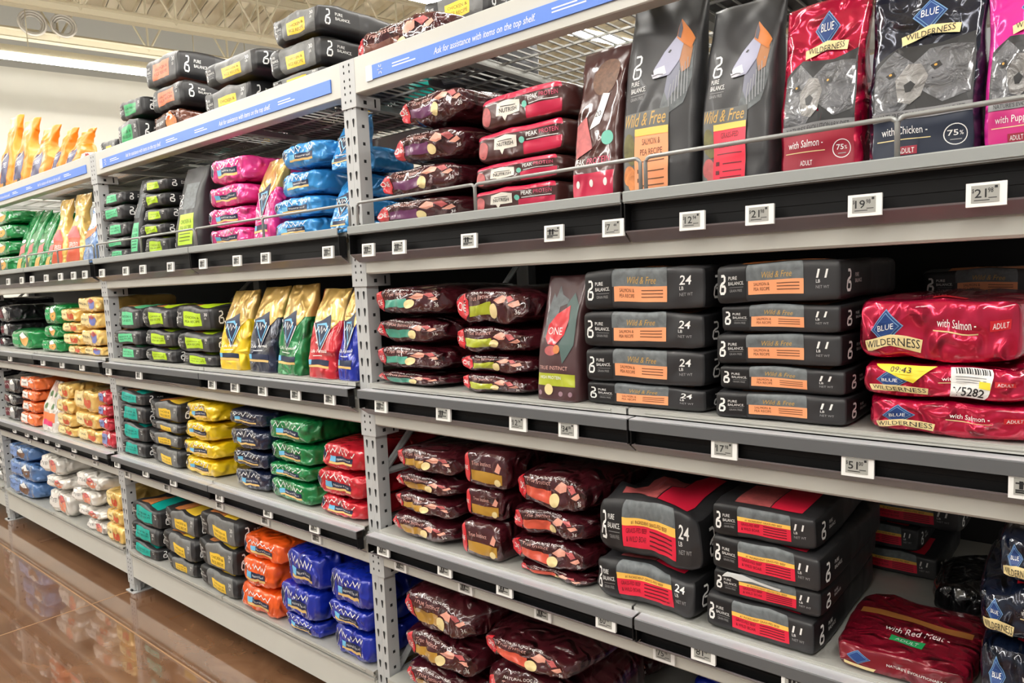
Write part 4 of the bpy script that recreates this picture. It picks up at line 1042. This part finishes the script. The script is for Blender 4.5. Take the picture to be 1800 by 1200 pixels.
KINDS = {
 'pb_peach24': lambda: LY(W24, CRISP, CH, pb_end('peach', PEACH, sS(W24), '24'), 'charcoal bag with peach panel'),
 'pb_peach11': lambda: LY(W11, CRISP, CH, pb_end('peach', PEACH, sS(W11), '11'), 'charcoal bag with peach panel'),
 'pb_red24': lambda: LY(W24, dict(p=5.5, wr=.012, freq=4.5, sag=.3), CH, pb_end('red', RED, sS(W24), '24', True, words=('GRASS-FED BEEF', '& WILD BOAR')), 'charcoal bag with red panel'),
 'pb_red11': lambda: LY(W11, CRISP, CH, pb_end('red', RED, sS(W11), '11', True, words=('GRASS-FED BEEF', '& WILD BOAR')), 'charcoal bag with red panel'),
 'pb_red11_torn': lambda: LY(W11, CRISP, CH, pb_end('red', RED, sS(W11), '11', True, words=('GRASS-FED BEEF', '& WILD BOAR'))
     + [PG('torn_film', ink('torn_white', (214, 216, 214), .3), [(-.78, .5), (-.7, .92), (-.4, .9), (-.1, .72), (.3, .6), (.28, .4), (-.2, .56), (-.45, .42), (-.6, .6)])], 'torn charcoal bag with red panel'),
 'pb_lime': lambda: LY(W1, SOFT, CH, pb_end('lime', LIME, sS(W1), words=('CHICKEN &', 'PEA RECIPE')), 'charcoal bag with lime panel'),
 'pb_mint': lambda: LY(W1, SOFT, CH, pb_end('mint', MINT, sS(W1), words=('BISON &', 'PEA RECIPE')), 'charcoal bag with mint panel'),
 'pb_teal': lambda: LY(W1, SOFT, CH, pb_end('teal', TEAL, sS(W1), words=('LAMB &', 'RICE RECIPE')), 'charcoal bag with teal panel'),
 'pb_yellow': lambda: LY(W1, SOFT, CH, pb_end('yellow', YEL, sS(W1), words=('CHICKEN &', 'RICE RECIPE')), 'charcoal bag with yellow panel'),
 'pb_green': lambda: LY(W1, SOFT, CH, pb_end('green', (44, 166, 96), sS(W1), words=('LAMB &', 'RICE RECIPE')), 'charcoal bag with green panel'),
 'pb_orange': lambda: LY(W1, SOFT, CH, pb_end('coral', (242, 124, 84), sS(W1), words=('SALMON &', 'RICE RECIPE')), 'charcoal bag with orange panel'),
 'one_teal': lambda: LY(W1, PILLOW, MAROON, one_end('teal', (72, 152, 132)), 'crinkled maroon bag with teal strip'),
 'one_lime': lambda: LY(W1, PILLOW, MAROON, one_end('lime', (170, 178, 44)), 'crinkled maroon bag with lime strip'),
 'one_gold': lambda: LY(W1, PILLOW, MAROON, one_end('gold', (176, 132, 46)), 'crinkled maroon bag with gold strip'),
 'one_orange': lambda: LY(W1, PILLOW, MAROON, one_end('coral', (208, 84, 62)), 'crinkled maroon bag with coral strip'),
 'one_purple': lambda: LY(W1, PILLOW, MAROON, one_end('purple', (104, 48, 92)), 'crinkled maroon bag with purple strip'),
 'one_gold_tall': lambda: LY((.22, .5, .12), dict(p=6, wr=.006, freq=8, sag=.1), MAROON, one_end('gold', (176, 132, 46), True), 'maroon bag with wide gold strip'),
 'peak': lambda: LY(W1, dict(p=6, wr=.006, freq=7, sag=.12), PEAKM, peak_end(), 'crimson bag with white bubble'),
 'life_pink': lambda: LY(WL, FOIL, PINK, life_end('p', 1), 'pink foil bag'), 'life_sky': lambda: LY(WL, FOIL, SKY, life_end('s', 2), 'sky blue foil bag'),
 'life_yellow': lambda: LY(WL, FOIL, YELLOW, life_end('y', 3), 'yellow foil bag'), 'life_navy': lambda: LY(WL, FOIL, NAVY, life_end('n', 4), 'navy foil bag'),
 'life_green': lambda: LY(WL, FOIL, GREEN, life_end('g', 5), 'green foil bag'), 'life_red': lambda: LY(WL, FOIL, REDF, life_end('r', 6), 'red foil bag'),
 'life_orange': lambda: LY(W1, FOIL, ORANGE, life_end('o', 7), 'orange foil bag'), 'life_royal': lambda: LY(W1, FOIL, ROYAL, life_end('b', 8), 'royal blue foil bag'),
 'wild_crimson': lambda: LY((.345, .6, .1), dict(p=6, wr=.009, freq=8, sag=.14), CRIM, wild_end('Salmon'), 'crimson foil bag with blue diamond'),
 'wild_sticker': lambda: LY((.345, .6, .09), dict(p=6, wr=.009, freq=8, sag=.14), CRIM, wild_end('Salmon', True), 'crimson foil bag with V5282 sticker'),
 'wild_navy': lambda: LY((.3, .5, .13), dict(p=5, wr=.011, freq=8, sag=.2), NAVW, wild_end('Chicken'), 'dark navy foil bag'),
 'red_meat': lambda: LY((.335, .55, .09), dict(p=5, wr=.008, freq=6, sag=.25), fl('wine', (118, 14, 34)),
     diamond(-.62, .1, .2, .5) + [X('lettering', WHITE, "NATURE'S EVOLUTIONARY DIET", -.2, -.1, .2, fit=1.0), PG('ribbon', CREAM, [(-.9, -.6), (-.4, -.75), (-.35, -.5), (-.88, -.35)]),
     R('picture_band', ink('tan_band', (168, 108, 52)), -.95, .1, .95, .3, 'T'), X('lettering', WHITE, 'with Red Meat -', -.35, -.3, .16, 'T', fit=.95), R('adult_tag', ink('adult_green', (30, 150, 84)), -.2, -.62, .3, -.42, 'T'),
     X('adult_tag>tag_lettering', WHITE, 'ADULT', -.12, -.58, .1, 'T', fit=.34)], 'wine red bag printed with Red Meat'),
 'maroon_bag': lambda: LY((.58, .4, .14), PILLOW, MAROON, one_end('brown', (120, 70, 56)), 'long crinkled maroon bag'),
 'brown_bag': lambda: LY(W1, SOFT, BROWN, misc_end(2, ink('bean', (60, 36, 28)), FOOD, ORB, 'BEEF'), 'brown bag with orange picture'),
 'green_bag': lambda: LY((.4, .5, .12), FOIL, GREENB, misc_end(3, ink('leafgreen', (20, 150, 80)), ink('bone', (230, 170, 90)), WHITE, 'BITS'), 'glossy green bag'),
 'pasta': lambda: LY((.34, .5, .1), FOIL, CREAMB, misc_end(4, ink('butter', (240, 220, 160)), ink('tomato', (206, 84, 50)), GOLDI, 'TUNA'), 'cream yellow bag with red picture'),
 'pasta_blue': lambda: LY((.38, .5, .1), FOIL, CREAMB, misc_end(5, ink('butter', (240, 220, 160)), ink('periwinkle', (110, 120, 186)), MEAT, 'FISH'), 'cream yellow bag with blue picture'),
 'dark_bag': lambda: LY((.5, .5, .1), FOIL, DARKB, misc_end(6, ink('plum', (92, 20, 36)), GREYI, WHITE, 'CAT'), 'dark maroon and black bag'),
 'black_bag': lambda: LY((.3, .5, .11), PILLOW, film('film_black', (20, 20, 22), .25, .9, 12, coat=.8), [], 'plain crinkled black bag'),
 'orange_bag': lambda: LY((.36, .5, .1), FOIL, ORB, misc_end(7, ink('snow', (236, 232, 226)), ink('tanger', (240, 120, 60)), WHITE, 'PURR'), 'orange bag with white end'),
 'redblue_bag': lambda: LY((.2, .5, .09), FOIL, RB, misc_end(8, ink('haze', (130, 140, 190)), ink('rednut', (190, 30, 50)), WHITE, 'MIX'), 'small red and blue bag'),
 'blue_bag': lambda: LY((.6, .45, .12), FOIL, BLUEB, misc_end(9, ink('sailor', (120, 150, 205)), KIB, WHITE, 'FRISKY'), 'pale blue bag with kibble picture'),
 'white_bag': lambda: LY((.46, .45, .11), PILLOW, WHITEB, misc_end(10, ink('snow', (236, 232, 226)), ink('salmon', (226, 140, 110)), MEAT, 'KITTEN'), 'crinkled white bag with salmon picture'),
 'pbs_peach': lambda: ST((.24, .11, .56), dict(taper=.02, waist=.02, e=3, lean=.12, wr=.003), CH, pb_front('peach', PEACH, .56 / .24, FOOD), 'upright charcoal fox bag with peach panel'),
 'pbs_red': lambda: ST((.21, .11, .52), dict(taper=.0, waist=.02, e=3, lean=.12, wr=.004), CH, pb_front('red', RED, .52 / .21, MEAT, words=('GRASS-FED', 'BEEF & BOAR')), 'upright charcoal fox bag with red panel'),
 'pbs_mint': lambda: ST((.2, .1, .46), dict(taper=.05, waist=.08, e=2, lean=.12, wr=.004), CH, pb_front_small('mint', MINT, .46 / .2), 'upright charcoal bag with mint panel'),
 'pbs_lime': lambda: ST((.24, .1, .45), dict(taper=.03, waist=.08, e=2, lean=.12, wr=.004), CH, pb_front_small('lime', LIME, .45 / .24), 'upright charcoal bag with lime panel'),
 'wild_salmon': lambda: ST((.2, .12, .44), dict(taper=-.02, waist=.03, e=2.2, lean=.06, wr=.006), CRIM, wild_front('Salmon', CRIM, ink('crimson_band', (150, 16, 44))), 'upright crimson bag with black wolf picture'),
 'wild_chicken': lambda: ST((.23, .12, .42), dict(taper=-.02, waist=.03, e=2.2, lean=.06, wr=.006), NAVW, wild_front('Chicken', NAVW, ink('navy_band', (18, 30, 52))), 'upright navy bag with grey wolf picture'),
 'wild_pink': lambda: ST((.2, .12, .38), dict(taper=.0, waist=.04, e=2.2, lean=.06, wr=.007), PINKW, wild_front('Puppy', PINKW, ink('pink_band', (200, 30, 120))), 'upright hot pink bag with wolf picture'),
 'peak_stand': lambda: ST((.18, .1, .47), dict(taper=.02, waist=.05, e=2.2, lean=.12, wr=.006), PEAKM,
     [EL('food_picture', KIB, .2, .6, .62, .24), PG('price_flag', WHITE, [(-.3, -.05), (.2, .0), (.5, .36), (.2, .38)]), X('lettering', BLACK, '20', -.1, .1, .07, fit=.3), PG('food_picture', MEAT, [(-.95, .0), (-.5, .12), (-.1, -.3), (-.8, -.42)]),
      EL('round_mark', ink('mint_mark', (110, 190, 170)), .55, -.2, .26, .09), X('lettering', WHITE, 'PEAK', -.85, -.5, .08, fit=.5), X('lettering', ink('rose', (220, 90, 120)), 'PROTEIN', -.25, -.5, .08, fit=.9),
      R('crimson_panel', film('film_crimson_panel', (200, 30, 72), .32, .3, 8), -.95, -.95, .95, -.62)]
     + [EL('benefit_icon', WHITE, a, -.76, .08, .05) for a in (-.6, 0, .6)], 'upright brown bag with kibble and crimson base'),
 'one_stand': lambda: ST((.186, .1, .37), dict(taper=.06, waist=.04, e=2.2, lean=.12, wr=.003), film('film_plum', (72, 44, 46), .4, .25, 8, coat=.3),
     [PG('cat_picture', FUR, [(-.75, .0), (-.7, .5), (-.55, .72), (-.42, .64), (-.3, .84), (-.1, .7), (.25, .62), (.2, .55), (-.15, .5), (-.2, .2), (-.5, .0)]),
      PG('leaf_picture', ink('grey_teal', (74, 96, 92), .4), [(.2, .55), (.5, .72), (.85, .5), (.8, -.1), (.3, -.4), (.1, -.1), (.45, .2)]),
      PG('leaf_emblem', film('film_leaf_red', (205, 36, 48), .3, .4, 9), [(-.6, .0), (-.55, .2), (-.2, .38), (.4, .52), (.45, .3), (.3, .05), (-.1, -.12), (-.45, -.1)]),
      X('logo', WHITE, 'ONE', -.5, .05, .12, bo=-.01, fit=.7), EL('food_picture', MEAT, -.3, -.2, .3, .08), EL('food_picture', FOOD, .0, -.18, .16, .07),
      X('lettering', ink('pale_rose', (206, 160, 150)), 'TRUE INSTINCT', -.85, -.5, .06, fit=1.4), R('colour_strip', film('film_strip_lime', (170, 178, 44), .3, .4, 9), -.92, -.76, .95, -.56),
      X('lettering', WHITE, 'HIGH PROTEIN', -.75, -.65, .05, fit=1.0), EL('round_mark', CREAM, -.3, -.82, .2, .09)] + [EL('round_mark', ink('mauve', (150, 120, 130)), a, -.88, .1, .04) for a in (-.75, .25, .7)],
     'upright plum cat food bag with lime strip'),
 'litter_bag': lambda: ST((.34, .16, .5), dict(taper=.1, waist=.38, e=1.3, lean=.12, wr=.013), LITTER, [R('label_panel', ink('midnight', (52, 50, 92)), -.5, -.75, .5, .05), PG('label_panel', CREAM, [(-.6, -.2), (.1, .1), (.0, -.05)]),
      X('lettering', WHITE, 'LITTER', -.28, -.35, .14, fit=.6), EL('round_mark', BLACK, .2, -.8, .2, .08)], 'knotted orange litter bag'),
 'pasta_stand': lambda: ST((.24, .11, .46), dict(taper=.05, waist=.4, e=1.5, lean=.1, wr=.009), CREAMB, [R('label_panel', ink('tomato', (206, 84, 50)), -.8, -.9, .8, -.25), PG('label_panel', ink('rosepink', (226, 110, 110)), [(-.9, -.25), (.8, -.25), (.3, .1), (-.6, .1)]),
      EL('food_picture', WHITE, -.1, .3, .3, .08), X('lettering', WHITE, 'TENDER', -.6, -.5, .12, fit=1.2)], 'upright yellow bag with tomato red front'),
 'green_stand': lambda: ST((.2, .1, .44), dict(taper=.1, waist=.05, e=1.6, lean=.25, wr=.006), GREENB, [PG('label_panel', ink('rosepink', (226, 110, 110)), [(-.7, -.5), (.6, -.4), (.5, -.1), (-.6, -.2)]), R('label_panel', ink('bone', (230, 170, 90)), -.7, -.9, .3, -.6),
      EL('food_picture', WHITE, -.2, -.02, .5, .06)], 'upright green bag with pink picture'),
 'blue_stand': lambda: ST((.2, .1, .38), dict(taper=.2, waist=.2, e=1.4, lean=.12, wr=.007), BLUEB, [PG('label_panel', ink('tanger', (240, 120, 60)), [(-.9, -.2), (.8, .1), (.8, .3), (-.7, .1)]), R('label_panel', WHITE, -.7, .25, .6, .7)], 'upright blue and orange bag'),
 'white_stand': lambda: ST((.36, .12, .33), dict(taper=.1, waist=.05, e=1.8, lean=.15, wr=.008), WHITEB, [R('label_panel', ink('tanger', (240, 120, 60)), -.95, -.6, .95, -.25), R('label_panel', ink('hotpink', (226, 40, 110)), -.6, -.75, .6, -.55)]
      + [EL('food_picture', ink('moss', (80, 120, 70)), a, b, .16, .12) for a in (-.5, .3) for b in (.0, .5)], 'upright white bag with green rounds'),
}
for nm, fm, ds in (('yellow', YELLOW, 'yellow'), ('navy', NAVY, 'navy'), ('green', GREEN, 'green'), ('red', REDF, 'red'), ('blue', ROYAL, 'royal blue'), ('pink', PINK, 'pink'), ('sky', SKY, 'sky blue')):
    def mk(fm=fm, ds=ds, nm=nm):
        g = nm != 'sky'
        return ST((.21, .12, .37), dict(taper=.0, waist=.06, e=2.0, lean=.14, wr=.007, flop=.1), fm, life_front(nm, g), 'upright %s bag%s' % (ds, ' with gold top' if g else ''))
    KINDS['lifes_' + nm] = mk

BAGS = {}
def bag_meshes(kind, var):
    key = (kind, var)
    if key not in BAGS:
        form, (W, D, H), opt, fm, items, desc = KINDS[kind]()
        sd = sum(ord(c) for c in kind) % 37 + var * 11
        if form == 'L':
            S = Surf(lying(W, D, H, seed=sd, **opt), W, D, H, 34, 12, 12)
        else:
            S = Surf(standing(W, D, H, seed=sd, **opt), W, D, H, 18, 6, 28)
        body = S.mesh('bag_film', fm)
        BAGS[key] = (W, D, H, body, print_items(S, items), desc)
    return BAGS[key]

def place_bag(kind, var, x0, x1, y, z0, z1, label, cat, group, rz=0.0, ry=0.0, sy=1.0):
    W, D, H, body, prints, desc = bag_meshes(kind, var)
    o = link('litter_bag' if kind == 'litter_bag' else 'pet_food_bag', body)
    o.location = ((x0 + x1) / 2, y, z0)
    o.scale = ((x1 - x0) / W * .985, sy, (z1 - z0) / H)
    o.rotation_euler = (0, ry, rz)
    made = {}
    for nm, me in prints:
        up, _, leaf = nm.rpartition('>')
        made[nm] = link(leaf, me, made.get(up, o))
    tag(o, label, cat, group)
    return o

# ---- every bag on the shelves: form, bay, shelf, kind, place, front y, [(x0, x1, z0, z1, other kind), ...] from the top of a stack down

ORD = {1: [''], 2: ['upper', 'lower'], 3: ['topmost', 'middle', 'lowest'], 4: ['topmost', 'second down', 'third down', 'lowest'],
       5: ['topmost', 'second down', 'third down', 'fourth down', 'lowest']}
TIERW = {'top': 'top shelf', 'rail': 'railed shelf', 'mid': 'middle shelf', 'low': 'lower shelf', 'base': 'bottom shelf'}
rb = random.Random(5)
for si, (form, bay, tier, kind, place, yf, bags) in enumerate(STACKS):
    n = len(bags)
    grp = None
    if n > 1: grp = '%s, %s %s' % (place, bay, TIERW[tier])
    elif 'row' in place or 'pair' in place: grp = '%s, %s %s' % (place.split(' in ')[-1], bay, TIERW[tier])
    for bi, (x0, x1, z0, z1, alt) in enumerate(bags):
        k = alt or kind
        var = (bi + si) % 2 if form == 'L' else 0
        desc = bag_meshes(k, var)[5]
        od = ORD[n][bi]
        label = '%s, %s%s, %s %s' % (desc, od + ' in ' if od else '', place, bay, TIERW[tier])
        sy = {'red_meat': .62, 'black_bag': .6}.get(kind, .72 if yf > .45 else 1.0)
        place_bag(k, var, x0, x1, yf + rb.uniform(-.004, .010), z0, z1, label, 'bag', grp, rb.uniform(-.02, .02) if form == 'L' else rb.uniform(-.04, .04), 0, sy)

# ------------------------------------------------------------------ electronic price tags
fr = MB(); fr.box(-.034, .034, 0, .008, -.0235, .0235, WHITE); TAGF = fr.mesh('tag_case')
sc_ = MB(); sc_.box(-.025, .022, -.0008, 0, -.016, .018, GREYT); sc_.box(.014, .019, -.0012, -.0008, .011, .016, BLACK); TAGS_ = sc_.mesh('screen')
dr = MB()
for a, b, c in ((-.022, .006, .006), (-.022, .016, -.008), (-.022, -.002, -.012), (.004, .018, .004)):
    dr.box(a, b, -.0012, -.0008, c, c + .003, BLACK)
dr.box(-.016, -.009, -.0012, -.0008, -.004, .012, BLACK); dr.box(-.006, .001, -.0012, -.0008, -.004, .012, BLACK)
TAGD = dr.mesh('price_marks')
CENTS = {'12': '94', '21': '98', '19': '98', '7': '44', '34': '88', '17': '98', '51': '00', '60': '98', '81': '98', '75': '98'}
def price_mesh(p):
    m = MB(); k = m.mi(BLACK)
    for s, x0, h, zb_, ft in (('$', -.0235, .008, .004, .0035), (p, -.019, .017, -.006, .020 if len(p) == 2 else .011), (CENTS.get(p, '98'), .003, .009, .003, .009)):
        vs_, fs, w = text_tris(s, 0, .01); n = len(m.v)
        m.v += [(x0 + a * ft / w, -.0012, zb_ + b * h) for a, b in vs_]; m.f += [[n + i for i in q] for q in fs]; m.m += [k] * len(fs)
    m.box(-.02, .006, -.0012, -.0008, -.012, -.0105, BLACK); m.box(.004, .018, -.0012, -.0008, -.008, -.0065, BLACK)
    return m.mesh('price_marks')
ORDN = ['first', 'second', 'third', 'fourth', 'fifth', 'sixth', 'seventh', 'eighth', 'ninth', 'tenth', 'eleventh', 'twelfth']
for bay, tier, row, z, lst in TAGS:
    for i, (x_, price) in enumerate(lst):
        t = empty('price_tag', (x_, -.059 if row == 'rail' else -.0135, z))
        t.rotation_euler = (-.06 if row == 'rail' else 0, 0, 0)
        where = '%s edge' % TW[tier] if row == 'rail' else 'beam below %s' % TW[tier]
        lb = 'white price tag%s on the %s, %s bay, %s from left' % (' reading %s' % price if price else '', where, bay, ORDN[i])
        tag(t, lb, 'price tag', 'price tags on the %s, %s bay' % (where, bay))
        s2 = link('screen', TAGS_, link('tag_case', TAGF, t))
        link('price_marks', price_mesh(price) if price else TAGD, s2)
